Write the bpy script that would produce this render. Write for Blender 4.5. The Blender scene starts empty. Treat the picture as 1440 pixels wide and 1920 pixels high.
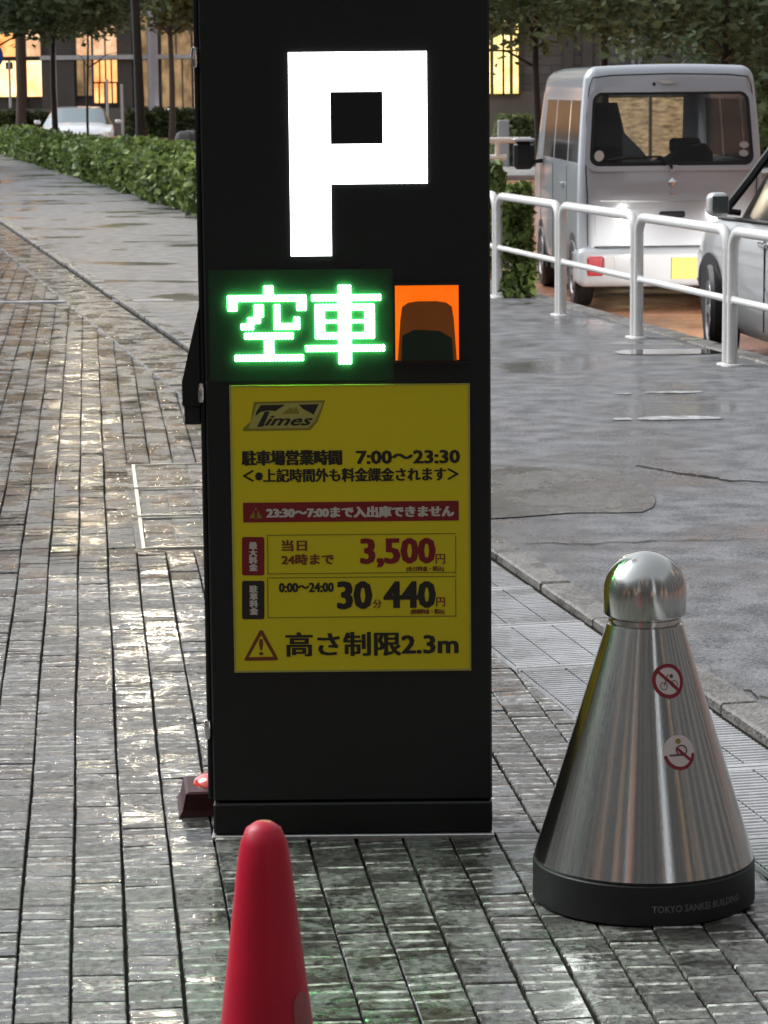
import bpy, math, random
import numpy as np
from math import sin, cos, pi, radians as R
from mathutils import Vector, Matrix

# ------------------------------------------------------------------ camera, sky, sun, exposure
S = bpy.context.scene
C = S.collection
cam = bpy.data.cameras.new('camera')
cam.sensor_fit = 'VERTICAL'; cam.sensor_height = 36; cam.sensor_width = 27
cam.lens = 97.5; cam.clip_start = .1; cam.clip_end = 1200
cam.dof.use_dof = True; cam.dof.focus_distance = 6.3; cam.dof.aperture_fstop = 22
co = bpy.data.objects.new('camera', cam); C.objects.link(co)
co.location = (0, 0, 1.58); co.rotation_euler = (R(90-8.69), R(.55), 0)
S.camera = co
W = bpy.data.worlds.new('World'); S.world = W; W.use_nodes = True
wn = W.node_tree.nodes; wl = W.node_tree.links
sky = wn.new('ShaderNodeTexSky'); sky.sky_type = 'NISHITA'; sky.sun_disc = False
SE, SR = 44, -62
sky.sun_elevation = R(SE); sky.sun_rotation = R(SR); sky.air_density = 1.0; sky.dust_density = 3
hs = wn.new('ShaderNodeHueSaturation'); hs.inputs['Saturation'].default_value = .03
wl.new(sky.outputs[0], hs.inputs['Color']); tint = wn.new('ShaderNodeMix'); tint.data_type = 'RGBA'; tint.blend_type = 'MULTIPLY'; tint.inputs['Factor'].default_value = 1
tint.inputs['B'].default_value = (.955, 1, 1.07, 1); wl.new(hs.outputs[0], tint.inputs['A']); wl.new(tint.outputs['Result'], wn['Background'].inputs[0])
wn['Background'].inputs[1].default_value = .09
sl = bpy.data.lights.new('overcast_sun', 'SUN'); sl.energy = .9; sl.angle = R(30); sl.color = (1, .995, .985)
so = bpy.data.objects.new('overcast_sun', sl); C.objects.link(so); so.rotation_euler = Vector((sin(R(SR))*cos(R(SE)), cos(R(SR))*cos(R(SE)), sin(R(SE)))).to_track_quat('Z', 'Y').to_euler()
S.view_settings.view_transform = 'Standard'; S.view_settings.look = 'None'
S.view_settings.gamma = 1; S.view_settings.exposure = 1.22
S.cycles.max_bounces = 6; S.cycles.transparent_max_bounces = 8
S.cycles.sample_clamp_indirect = 4; S.cycles.caustics_reflective = False; S.cycles.caustics_refractive = False

# ------------------------------------------------------------------ materials
def nmat(name):
    m = bpy.data.materials.new(name); m.use_nodes = True
    return m, m.node_tree.nodes, m.node_tree.links, m.node_tree.nodes['Principled BSDF']
def mat(name, col, rough=.5, metal=0, noise=0, scale=20, bump=0, coat=0, coatr=.05, emit=None, es=0, trans=0, alpha=1, ior=1.45, spec=.5):
    m, n, l, b = nmat(name)
    b.inputs['Base Color'].default_value = (*col, 1); b.inputs['Roughness'].default_value = rough
    b.inputs['Metallic'].default_value = metal; b.inputs['Coat Weight'].default_value = coat
    b.inputs['Coat Roughness'].default_value = coatr; b.inputs['IOR'].default_value = ior
    b.inputs['Specular IOR Level'].default_value = spec
    b.inputs['Transmission Weight'].default_value = trans; b.inputs['Alpha'].default_value = alpha
    if emit: b.inputs['Emission Color'].default_value = (*emit, 1); b.inputs['Emission Strength'].default_value = es
    if noise or bump:
        tc = n.new('ShaderNodeTexCoord'); t = n.new('ShaderNodeTexNoise')
        t.inputs['Scale'].default_value = scale; t.inputs['Detail'].default_value = 6
        l.new(tc.outputs['Object'], t.inputs['Vector'])
        if noise:
            mx = n.new('ShaderNodeMix'); mx.data_type = 'RGBA'
            mx.inputs['A'].default_value = (*[c*(1-noise) for c in col], 1)
            mx.inputs['B'].default_value = (*[min(1, c*(1+noise)) for c in col], 1)
            l.new(t.outputs['Fac'], mx.inputs['Factor']); l.new(mx.outputs['Result'], b.inputs['Base Color'])
        if bump:
            bp = n.new('ShaderNodeBump'); bp.inputs['Strength'].default_value = bump; bp.inputs['Distance'].default_value = .01
            l.new(t.outputs['Fac'], bp.inputs['Height']); l.new(bp.outputs[0], b.inputs['Normal'])
    return m

def wet(name, dark, light, island=False, obj=False, gscale=300, gbump=.5, wscale=3.0, rlo=.06, rhi=.55, coatb=.5, bscale=28, cov=(.36, .56), stain=.45, coat=.15, lump=90, lumpb=.8, spec=.32, mott=60, mottf=.35):
    """stone under a patchy film of rain water; colour varies by piece, by grain and by stains"""
    m, n, l, b = nmat(name)
    geo = n.new('ShaderNodeNewGeometry')
    pos = geo.outputs['Position']
    def noise(sc, det=5, dist=0):
        t = n.new('ShaderNodeTexNoise'); t.inputs['Scale'].default_value = sc; t.inputs['Detail'].default_value = det
        t.inputs['Distortion'].default_value = dist; l.new(pos, t.inputs['Vector']); return t.outputs['Fac']
    def ramp(src, a, c):
        r = n.new('ShaderNodeMapRange'); r.inputs['From Min'].default_value = a; r.inputs['From Max'].default_value = c
        l.new(src, r.inputs['Value']); return r.outputs[0]
    def mul(a, c, op='MULTIPLY'):
        q = n.new('ShaderNodeMath'); q.operation = op
        for i, v in enumerate((a, c)):
            if isinstance(v, (int, float)): q.inputs[i].default_value = v
            else: l.new(v, q.inputs[i])
        return q.outputs[0]
    grain = noise(gscale, 3); big = noise(wscale, 5, .4); mid = noise(wscale*6, 6)
    f = mul(ramp(grain, .3, .7), .5)
    f = mul(f, mul(ramp(mid, .35, .65), stain), 'ADD')
    mo = ramp(noise(mott, 3, .5), .38, .62); f = mul(f, mul(mul(mo, .5, 'SUBTRACT'), mottf), 'ADD')
    if obj:
        oi = n.new('ShaderNodeObjectInfo'); f = mul(f, mul(oi.outputs['Random'], .35), 'ADD')
    if island:
        f = mul(f, mul(geo.outputs['Random Per Island'], .35), 'ADD')
    mx = n.new('ShaderNodeMix'); mx.data_type = 'RGBA'
    mx.inputs['A'].default_value = (*dark, 1); mx.inputs['B'].default_value = (*light, 1)
    wetf = ramp(big, *cov)                       # 0 = standing film, 1 = merely damp
    f = mul(f, mul(mul(wetf, .6), .4, 'ADD'))     # stone soaked under a film is darker
    l.new(f, mx.inputs['Factor']); l.new(mx.outputs['Result'], b.inputs['Base Color'])
    l.new(mul(mul(1.0, wetf, 'SUBTRACT'), coat), b.inputs['Coat Weight'])
    r = n.new('ShaderNodeMapRange'); r.inputs['To Min'].default_value = rlo; r.inputs['To Max'].default_value = rhi
    wetf = mul(mul(wetf, .75), mul(mo, .25), 'ADD')
    l.new(wetf, r.inputs['Value']); l.new(r.outputs[0], b.inputs['Roughness'])
    b.inputs['IOR'].default_value = 1.5; b.inputs['Specular IOR Level'].default_value = spec
    b1 = n.new('ShaderNodeBump'); b1.inputs['Distance'].default_value = .004
    l.new(grain, b1.inputs['Height']); l.new(mul(wetf, gbump), b1.inputs['Strength'])
    b2 = n.new('ShaderNodeBump'); b2.inputs['Distance'].default_value = .01; b2.inputs['Strength'].default_value = coatb
    b2.inputs['Strength'].default_value = lumpb; l.new(noise(lump, 4), b2.inputs['Height']); l.new(b1.outputs[0], b2.inputs['Normal']); l.new(b2.outputs[0], b.inputs['Normal'])
    b.inputs['Coat IOR'].default_value = 1.33
    r2 = n.new('ShaderNodeMapRange'); r2.inputs['To Min'].default_value = .03; r2.inputs['To Max'].default_value = .2
    l.new(wetf, r2.inputs['Value']); l.new(r2.outputs[0], b.inputs['Coat Roughness'])
    b3 = n.new('ShaderNodeBump'); b3.inputs['Distance'].default_value = .006; b3.inputs['Strength'].default_value = coatb
    l.new(noise(bscale, 4), b3.inputs['Height']); l.new(b3.outputs[0], b.inputs['Coat Normal'])
    return m

def leafmat(name, a, c, trans=.25):
    m, n, l, b = nmat(name)
    geo = n.new('ShaderNodeNewGeometry'); mx = n.new('ShaderNodeMix'); mx.data_type = 'RGBA'
    mx.inputs['A'].default_value = (*a, 1); mx.inputs['B'].default_value = (*c, 1)
    l.new(geo.outputs['Random Per Island'], mx.inputs['Factor']); l.new(mx.outputs['Result'], b.inputs['Base Color'])
    b.inputs['Roughness'].default_value = .55; b.inputs['Specular IOR Level'].default_value = .3
    tr = n.new('ShaderNodeBsdfTranslucent'); l.new(mx.outputs['Result'], tr.inputs[0])
    ms = n.new('ShaderNodeMixShader'); ms.inputs[0].default_value = trans
    l.new(b.outputs[0], ms.inputs[1]); l.new(tr.outputs[0], ms.inputs[2]); l.new(ms.outputs[0], n['Material Output'].inputs[0])
    return m

def litmat(name, a, c, s, scale=(1, 1, 1)):
    """a lit room seen through its window: brighter and darker areas, bands of shelves and blinds"""
    m, n, l, b = nmat(name)
    tc = n.new('ShaderNodeTexCoord'); mp = n.new('ShaderNodeMapping'); mp.inputs['Scale'].default_value = scale
    t = n.new('ShaderNodeTexNoise'); t.inputs['Scale'].default_value = 2.2; t.inputs['Detail'].default_value = 7; t.inputs['Roughness'].default_value = .65
    l.new(tc.outputs['Object'], mp.inputs[0]); l.new(mp.outputs[0], t.inputs['Vector'])
    r = n.new('ShaderNodeMapRange'); r.inputs['From Min'].default_value = .3; r.inputs['From Max'].default_value = .7
    l.new(t.outputs['Fac'], r.inputs['Value'])
    mx = n.new('ShaderNodeMix'); mx.data_type = 'RGBA'
    mx.inputs['A'].default_value = (*a, 1); mx.inputs['B'].default_value = (*c, 1)
    l.new(r.outputs[0], mx.inputs['Factor'])
    b.inputs['Base Color'].default_value = (.05, .04, .03, 1); b.inputs['Roughness'].default_value = .1
    l.new(mx.outputs['Result'], b.inputs['Emission Color']); b.inputs['Emission Strength'].default_value = s
    return m

M = {}
M['paver'] = wet('wet_paver', (.022, .020, .016), (.195, .19, .172), obj=True, mottf=.7, coat=.65, spec=.42, lump=45, lumpb=.5, rlo=.10, rhi=.42, wscale=8, cov=(.44, .56), bscale=26, coatb=.35)
M['ridge'] = wet('worn_paver_rib', (.12, .115, .10), (.66, .64, .58), wscale=9, gbump=.2, lumpb=.3, mottf=1.1, mott=40, coat=.6, coatb=.25, rlo=.06, rhi=.35, spec=.5, cov=(.4, .6))
M['paver_s'] = wet('wet_paver_far', (.022, .019, .015), (.20, .192, .172), island=True, mottf=.6, coat=.9, spec=.4, lump=40, rlo=.1, rhi=.42, wscale=5, cov=(.44, .56), bscale=24, coatb=.35)
M['bed'] = mat('joint_grit', (.042, .037, .029), .9, spec=.15, noise=.4, scale=90)
M['asphalt'] = wet('wet_asphalt', (.045, .044, .045), (.27, .268, .272), mott=70, mottf=.6, gscale=150, gbump=.8, wscale=1.1, rlo=.10, rhi=.6, cov=(.36, .50), coatb=.25, bscale=20, stain=.55, lump=75, lumpb=.22, coat=.55, spec=.36)
M['road'] = wet('wet_brick_road', (.20, .09, .05), (.52, .25, .14), gscale=60, gbump=.4, wscale=.8, rlo=.06, rhi=.35, bscale=20)
M['farground'] = wet('far_ground', (.06, .06, .06), (.16, .155, .15), gscale=40, gbump=.4, wscale=.5, rlo=.1, rhi=.5)
M['granite'] = wet('wet_granite', (.09, .085, .078), (.29, .275, .25), obj=True, gscale=400, wscale=5)
M['cover'] = wet('wet_concrete_cover', (.30, .30, .30), (.62, .62, .62), obj=True, gscale=260, wscale=4, rlo=.12, mottf=.15, stain=.2, lumpb=.15, gbump=.2, coatb=.15)
M['steel'] = mat('wet_steel', (.6, .6, .57), .34, .8, noise=.25, scale=60, bump=.1)
M['black'] = mat('black_painted_metal', (.010, .012, .012), .36, 0, noise=.15, scale=260, bump=.06)
M['black2'] = mat('black_plinth_metal', (.005, .0075, .0065), .42, 0, noise=.2, scale=120, bump=.05)
M['rubber'] = mat('black_rubber', (.012, .012, .013), .5, noise=.3, scale=80, bump=.1)
M['chrome'] = mat('polished_metal', (.8, .8, .8), .12, 1)
M['yellow'] = mat('yellow_sign_film', (.74, .61, .010), .42, noise=.05, scale=300, bump=.03)
M['ink'] = mat('black_print', (.02, .018, .01), .5)
M['redink'] = mat('red_print', (.22, .012, .015), .5)
M['brownink'] = mat('dark_red_print', (.20, .045, .01), .5)
M['whiteink'] = mat('white_print', (.62, .58, .52), .5)
M['paleink'] = mat('pale_yellow_print', (.42, .40, .10), .5)
M['oliveink'] = mat('olive_print', (.26, .22, .02), .5)
M['p_light'] = mat('lit_white_acrylic', (.8, .8, .8), .4, emit=(1, .985, 1), es=2.2)
M['led'] = mat('lit_green_led', (.1, .6, .2), .3, emit=(.20, 1, .34), es=28)
M['ledpanel'] = mat('green_led_board', (.007, .030, .010), .6, noise=.2, scale=200)
M['ledpanel2'] = mat('dark_green_socket', (.012, .028, .012), .4)
M['amberlit'] = mat('lit_amber_reflector', (.6, .14, .01), .4, noise=.4, scale=60, emit=(1, .14, .002), es=.40)
M['amberdark'] = mat('dark_amber_dome', (.13, .042, .005), .22, noise=.5, scale=18, coat=.6, emit=(.5, .11, .004), es=.05)
M['red'] = mat('red_cone_plastic', (.52, .008, .032), .42, noise=.28, scale=9, bump=.08)
M['redlens'] = mat('red_lens', (.75, .06, .04), .2, coat=1)
M['maroon'] = mat('dark_red_rubber', (.05, .012, .014), .5, spec=.3, noise=.2, scale=60)
M['scuff'] = mat('greyed_sticker', (.34, .08, .09), .4, noise=.3, scale=60)
M['whitepaint'] = mat('white_rail_paint', (.80, .79, .76), .3, noise=.12, scale=30, bump=.03, coat=.5)
M['van'] = mat('silver_white_van_paint', (.47, .50, .54), .35, .1, noise=.04, scale=3, coat=1, coatr=.05)
M['silver'] = mat('silver_car_paint', (.55, .56, .56), .35, .2, coat=1, coatr=.05)
M['whitecar'] = mat('white_car_paint', (.74, .77, .80), .3, coat=1)
M['bumper'] = mat('van_bumper_plastic', (.54, .57, .60), .35, coat=.7)
M['glass'] = mat('clear_dark_glass', (.08, .09, .09), .02, trans=0, alpha=.34, spec=.8)
M['dglass'] = mat('dark_window_glass', (.012, .014, .014), .16, spec=.15)
M['wglass'] = mat('windscreen_glass', (.20, .26, .28), .12, coat=1)
M['trim'] = mat('black_trim', (.012, .012, .013), .45)
M['interior'] = mat('dark_upholstery', (.018, .018, .02), .8)
M['taillight'] = mat('red_tail_lamp', (.55, .012, .03), .15, coat=1)
M['clearlamp'] = mat('clear_lamp_lens', (.7, .7, .7), .15, coat=1)
M['plate'] = mat('yellow_number_plate', (.72, .66, .10), .4)
M['alloy'] = mat('alloy_wheel', (.38, .39, .40), .3, .7)
M['headlamp'] = mat('lit_headlamp', (.8, .8, .8), .2, emit=(1, .95, .82), es=6)
M['bark'] = mat('wet_bark', (.022, .016, .013), .6, noise=.5, scale=14, bump=.5)
M['barkb'] = mat('brown_bark', (.07, .052, .038), .7, noise=.4, scale=10, bump=.5)
M['leaf'] = leafmat('dark_tree_leaves', (.05, .085, .04), (.23, .30, .17), .4)
M['leafp'] = leafmat('pale_tree_leaves', (.12, .16, .06), (.30, .34, .17), .4)
M['hedge'] = leafmat('hedge_leaves', (.045, .075, .022), (.26, .36, .10), .25)
M['hedgef'] = leafmat('far_hedge_leaves', (.05, .07, .03), (.15, .19, .08), .25)
M['hedgecore'] = mat('hedge_twigs', (.012, .014, .008), .9, noise=.4, scale=20)
M['darkwall'] = mat('dark_stone_cladding', (.13, .115, .10), .45, noise=.2, scale=2)
M['beigewall'] = mat('beige_stone_cladding', (.30, .22, .15), .5, noise=.15, scale=2)
M['brownglass'] = litmat('brown_lit_glazing', (.04, .025, .012), (.38, .24, .12), .6, (.8, 1, .5))
M['warm'] = litmat('warm_lit_room', (.55, .13, .02), (1, .52, .20), .95, (.4, 1, .4))
M['warmy'] = litmat('yellow_lit_room', (.85, .34, .06), (1, .78, .40), 1.25, (.4, 1, .4))
M['yroom'] = litmat('pale_yellow_lit_room', (.5, .30, .05), (1, .80, .38), 1.15, (1.5, 1, .7))
M['gold_glow'] = litmat('added_gold_glow', (.12, .075, .035), (.80, .56, .30), .55, (2.2, 1, 7))
M['peach'] = litmat('lit_curtain_room', (.25, .12, .05), (.85, .52, .32), .8, (.8, 1, .6))
M['whitemetal'] = mat('white_metal', (.72, .72, .72), .4)
M['column'] = mat('pale_column_stone', (.50, .49, .52), .5, noise=.15, scale=3)
M['pipe'] = mat('grey_pipe', (.40, .40, .40), .4)
M['plinth'] = mat('pale_brown_stone', (.24, .20, .17), .6, noise=.2, scale=2)
M['lampglass'] = mat('lit_street_lamp', (.8, .8, .7), .3, emit=(1, .86, .62), es=420)
M['jacket'] = mat('dark_grey_cover', (.05, .048, .045), .7, noise=.3, scale=12)
M['bluesign'] = mat('blue_sign_face', (.02, .08, .30), .4)
M['unseen_wall'] = mat('unseen_block_wall', (.15, .15, .15), .6, noise=.2, scale=1)  # walls of the added unseen blocks, tone set for the light they bounce

def brickmat(name, a, c, mortar, sx, sy):
    m, n, l, b = nmat(name)
    tc = n.new('ShaderNodeTexCoord'); mp = n.new('ShaderNodeMapping'); mp.inputs['Rotation'].default_value = (R(90), 0, 0)
    br = n.new('ShaderNodeTexBrick'); br.inputs['Scale'].default_value = 1
    br.inputs['Brick Width'].default_value = sx; br.inputs['Row Height'].default_value = sy; br.inputs['Mortar Size'].default_value = .012
    br.inputs['Color1'].default_value = (*a, 1); br.inputs['Color2'].default_value = (*c, 1); br.inputs['Mortar'].default_value = (*mortar, 1)
    l.new(tc.outputs['Object'], mp.inputs[0]); l.new(mp.outputs[0], br.inputs['Vector']); l.new(br.outputs['Color'], b.inputs['Base Color'])
    b.inputs['Roughness'].default_value = .6
    return m
M['brickwall'] = brickmat('grey_brown_tile_wall', (.15, .13, .125), (.20, .175, .165), (.10, .09, .085), .6, .2)

def steelmat():
    m, n, l, b = nmat('brushed_stainless')
    tc = n.new('ShaderNodeTexCoord'); mp = n.new('ShaderNodeMapping'); mp.inputs['Scale'].default_value = (400, 400, 6)
    t = n.new('ShaderNodeTexNoise'); t.inputs['Scale'].default_value = 1; t.inputs['Detail'].default_value = 3
    l.new(tc.outputs['Object'], mp.inputs[0]); l.new(mp.outputs[0], t.inputs['Vector'])
    r = n.new('ShaderNodeMapRange'); r.inputs['To Min'].default_value = .12; r.inputs['To Max'].default_value = .24
    l.new(t.outputs['Fac'], r.inputs['Value']); l.new(r.outputs[0], b.inputs['Roughness'])
    b.inputs['Base Color'].default_value = (.60, .60, .57, 1); b.inputs['Metallic'].default_value = 1
    tg = n.new('ShaderNodeTangent'); tg.direction_type = 'RADIAL'; tg.axis = 'Z'; l.new(tg.outputs[0], b.inputs['Tangent']); b.inputs['Anisotropic'].default_value = .9; b.inputs['Anisotropic Rotation'].default_value = .25
    bp = n.new('ShaderNodeBump'); bp.inputs['Strength'].default_value = .03; bp.inputs['Distance'].default_value = .002
    l.new(t.outputs['Fac'], bp.inputs['Height']); l.new(bp.outputs[0], b.inputs['Normal'])
    return m
M['stainless'] = steelmat()

# ------------------------------------------------------------------ mesh helpers
class MB:
    def __init__(s): s.v = []; s.f = []
    def add(s, vs, fs):
        o = len(s.v); s.v += [tuple(p) for p in vs]; s.f += [tuple(i+o for i in f) for f in fs]; return s
    def box(s, x0, x1, y0, y1, z0, z1, bev=0):
        if bev <= 0:
            return s.add([(x0,y0,z0),(x1,y0,z0),(x1,y1,z0),(x0,y1,z0),(x0,y0,z1),(x1,y0,z1),(x1,y1,z1),(x0,y1,z1)],
                         [(0,3,2,1),(4,5,6,7),(0,1,5,4),(1,2,6,5),(2,3,7,6),(3,0,4,7)])
        b = bev; vs = []; fs = []
        lo = (x0, y0, z0); hi = (x1, y1, z1); idx = {}
        for cx in (0, 1):
            for cy in (0, 1):
                for cz in (0, 1):
                    c = (cx, cy, cz); p = [hi[k] if c[k] else lo[k] for k in range(3)]
                    for k in range(3):          # vertex lying on the face normal to axis k
                        q = [p[j] if j == k else p[j] + (-b if c[j] else b) for j in range(3)]
                        idx[c + (k,)] = len(vs); vs.append(q)
        cs = [(a, bb, cc) for a in (0, 1) for bb in (0, 1) for cc in (0, 1)]
        for k in range(3):
            i, j = [(1, 2), (2, 0), (0, 1)][k]
            for sgn in (0, 1):
                loop = []
                for (a, bb) in ((0,0),(1,0),(1,1),(0,1)):
                    c = [0,0,0]; c[k] = sgn; c[i] = a; c[j] = bb; loop.append(idx[tuple(c)+(k,)])
                fs.append(tuple(loop if sgn else loop[::-1]))
        for k in range(3):                      # edges along axis k
            i, j = [(1, 2), (2, 0), (0, 1)][k]
            for a in (0, 1):
                for bb in (0, 1):
                    c0 = [0,0,0]; c0[i] = a; c0[j] = bb; c1 = list(c0); c1[k] = 1
                    q = [idx[tuple(c0)+(i,)], idx[tuple(c1)+(i,)], idx[tuple(c1)+(j,)], idx[tuple(c0)+(j,)]]
                    fs.append(tuple(q if (a ^ bb) else q[::-1]))
        for c in cs:
            t = [idx[c+(0,)], idx[c+(1,)], idx[c+(2,)]]
            fs.append(tuple(t if (sum(c) % 2) else t[::-1]))
        return s.add(vs, fs)
    def tube(s, pts, r, n=8, cap=True):
        pts = [Vector(p) for p in pts]; rs = r if isinstance(r, (list, tuple)) else [r]*len(pts)
        vs = []; fs = []; up = Vector((0, 0, 1))
        pa = None
        for i, p in enumerate(pts):
            d = (pts[min(i+1, len(pts)-1)] - pts[max(i-1, 0)]).normalized()
            if pa is None:
                a = d.cross(up if abs(d.z) < .9 else Vector((1, 0, 0))).normalized()
            else:
                a = (pa - d*pa.dot(d)).normalized()
            pa = a; bb = d.cross(a)
            for k in range(n):
                t = 2*pi*k/n; vs.append(p + (a*cos(t) + bb*sin(t))*rs[i])
        for i in range(len(pts)-1):
            for k in range(n):
                k2 = (k+1) % n; fs.append((i*n+k, i*n+k2, (i+1)*n+k2, (i+1)*n+k))
        if cap: fs.append(tuple(range(n-1, -1, -1))); fs.append(tuple((len(pts)-1)*n + k for k in range(n)))
        return s.add(vs, fs)
    def lathe(s, prof, n=48, c=(0, 0, 0), axis='z'):
        vs = []; fs = []
        for (r, z) in prof:
            for k in range(n):
                t = 2*pi*k/n; x, y = r*cos(t), r*sin(t)
                p = (x, y, z) if axis == 'z' else ((z, x, y) if axis == 'x' else (x, z, y))
                vs.append((p[0]+c[0], p[1]+c[1], p[2]+c[2]))
        for i in range(len(prof)-1):
            for k in range(n):
                k2 = (k+1) % n; fs.append((i*n+k, i*n+k2, (i+1)*n+k2, (i+1)*n+k))
        return s.add(vs, fs)
    def prism(s, poly, y0, y1):
        """poly in (x, z), extruded along y"""
        n = len(poly)
        vs = [(x, y0, z) for x, z in poly] + [(x, y1, z) for x, z in poly]
        fs = [tuple(range(n)), tuple(range(2*n-1, n-1, -1))] + [(i, i+n, (i+1) % n + n, (i+1) % n) for i in range(n)]
        return s.add(vs, fs)
    def sphere(s, c, r, n=10, sq=1):
        prof = [(max(1e-4, r*sin(pi*i/n)), -r*sq*cos(pi*i/n)) for i in range(n+1)]
        return s.lathe(prof, n*2, c)
    def mesh(s, name, m, smooth=False):
        me = bpy.data.meshes.new(name); me.from_pydata(s.v, [], s.f); me.materials.append(m)
        me.validate()
        if smooth:
            me.shade_smooth()
            if smooth != 'all': me.set_sharp_from_angle(angle=R(38))
        me.update(); return me
    def build(s, name, m, parent=None, smooth=False, kind=None, label=None):
        return link(name, s.mesh(name, m, smooth), parent, kind, label)
def fixn(o):
    import bmesh
    bm = bmesh.new(); bm.from_mesh(o.data); bmesh.ops.recalc_face_normals(bm, faces=bm.faces); bm.to_mesh(o.data); bm.free(); return o
def link(name, me, parent=None, kind=None, label=None, loc=None, rz=None):
    o = bpy.data.objects.new(name, me); C.objects.link(o)
    if parent: o.parent = parent
    if kind: o['kind'] = kind
    if label: o['label'] = label
    if loc: o.location = loc
    if rz is not None: o.rotation_euler.z = rz
    return o
def thing(name, label, cat, loc=(0, 0, 0), rz=0, group=None):
    o = bpy.data.objects.new(name, None); C.objects.link(o); o.empty_display_size = .1
    o.location = loc; o.rotation_euler = (0, 0, rz); o['label'] = label; o['category'] = cat
    if group: o['group'] = group
    return o
def tag(o, label, cat, group=None):
    o['label'] = label; o['category'] = cat
    if group: o['group'] = group
    return o
def copy_tree(o, parent=None):
    c = o.copy(); C.objects.link(c); c.parent = parent
    for ch in o.children: copy_tree(ch, c)
    return c
def soup(name, V, m, k=4):
    """V: (n*k, 3) array of loose k-gons"""
    V = np.asarray(V, np.float32); n = len(V)//k
    me = bpy.data.meshes.new(name); me.vertices.add(len(V)); me.vertices.foreach_set('co', V.ravel())
    me.loops.add(n*k); me.loops.foreach_set('vertex_index', np.arange(n*k, dtype=np.int32))
    me.polygons.add(n); me.polygons.foreach_set('loop_start', np.arange(0, n*k, k, dtype=np.int32))
    me.materials.append(m); me.update(calc_edges=True); return me
def leaves(rng, P, size, flat=.0, elong=1.7):
    """a diamond leaf at every point of P"""
    n = len(P); a = rng.normal(size=(n, 3)); a[:, 2] *= (1-flat); a /= np.linalg.norm(a, axis=1)[:, None]
    b = np.cross(a, rng.normal(size=(n, 3))); b /= np.linalg.norm(b, axis=1)[:, None]
    s = size*rng.uniform(.6, 1.3, (n, 1)); a = a*s*elong/2; b = b*s/2
    nn = np.cross(a, b); nn /= np.linalg.norm(nn, axis=1)[:, None]
    V = np.stack([P-a, P+b+nn*s*.12, P+a, P-b+nn*s*.12], 1)
    return V.reshape(-1, 3)
def text(body, box, m, parent, y, bold=0, shear=0, name='lettering', vertical=False, fn=None, heavy=0):
    """flat print fitted into box = (u0, v0, u1, v1)"""
    cu = bpy.data.curves.new('t', 'FONT'); cu.body = '\n'.join(body) if vertical else body
    cu.offset = bold; cu.shear = shear; cu.resolution_u = 2
    if vertical: cu.space_line = 1.0
    o = bpy.data.objects.new('t', cu); C.objects.link(o); bpy.context.view_layer.update()
    me = bpy.data.meshes.new_from_object(o.evaluated_get(bpy.context.evaluated_depsgraph_get()))
    bpy.data.objects.remove(o)
    n = len(me.vertices); V = np.empty(n*3, np.float32); me.vertices.foreach_get('co', V); V = V.reshape(-1, 3)
    lo = V.min(0); hi = V.max(0)
    u = box[0] + (V[:, 0]-lo[0])/(hi[0]-lo[0])*(box[2]-box[0]); v = box[1] + (V[:, 1]-lo[1])/(hi[1]-lo[1])*(box[3]-box[1])
    P = np.stack([u, np.full(n, y), v], 1) if fn is None else np.array([fn(a, b) for a, b in zip(u, v)])
    me.materials.clear(); me.materials.append(m)
    if heavy and fn is None:                       # heavier strokes: the outline printed again a hair to each side
        import bmesh
        base = P.astype(np.float32); bm = bmesh.new()
        for q, (dx, dz) in enumerate(((-1, -.4), (1, -.4), (-1, .4), (1, .4), (0, 0), (-.5, .4), (.5, .4), (-.5, -.4), (.5, -.4))):
            o2 = base.copy(); o2[:, 0] += dx*heavy; o2[:, 2] += dz*heavy; o2[:, 1] -= q*.00004
            me.vertices.foreach_set('co', o2.ravel()); me.update(); bm.from_mesh(me)
        bm.to_mesh(me); bm.free()
    else: me.vertices.foreach_set('co', P.astype(np.float32).ravel())
    me.update(); return link(name, me, parent)
rnd = random.Random(7); nr = np.random.default_rng(7)

# ------------------------------------------------------------------ the setting: street frame along the kerb
K0 = Vector((.357, 9.252, 0)); E = Vector((-.2, .98, 0)).normalized(); N = Vector((E.y, -E.x, 0))
KA = math.atan2(-E.x, E.y)                       # rotation that turns +y into the kerb direction
def K(a, b, z=0): p = K0 + E*a + N*b; return (p.x, p.y, z)
def sheet(name, corners, m, kind='structure'):
    return MB().add(corners, [tuple(range(len(corners)))]).build(name, m, kind=kind)
sheet('ground', [(-500, -300, -.19), (500, -300, -.19), (500, 900, -.19), (-500, 900, -.19)], M['farground'])
road = sheet('road', [K(-14, 3.2, -.15), K(-14, 30, -.15), K(100, 30, -.15), K(100, 3.2, -.15)], M['road'])
# asphalt footway as a thick slab
s_ = MB(); q = [K(-14, .115, .0), K(-14, 3.06, .0), K(70, 3.06, .0), K(70, .115, .0)]
s_.add(q + [(x, y, -.18) for x, y, z in q], [(0, 1, 2, 3), (0, 4, 5, 1), (1, 5, 6, 2), (2, 6, 7, 3), (3, 7, 4, 0)])
footway = s_.build('footway', M['asphalt'], kind='structure'); fixn(footway)
# paved plaza: dark grit bed, pavers lying on it
e2 = Vector((-.1055, .9944, 0)).normalized(); n2 = Vector((e2.y, -e2.x, 0)); PA = math.atan2(-e2.x, e2.y)
Q0 = Vector((-.357, 4.615, 0))
bed = MB().add([K(-14, .1, -.014), (-40, -6, -.014), (-40, 75, -.014), K(66, .1, -.014)], [(0, 3, 2, 1)]).build('pavement', M['bed'], kind='structure'); fixn(bed)

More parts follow.
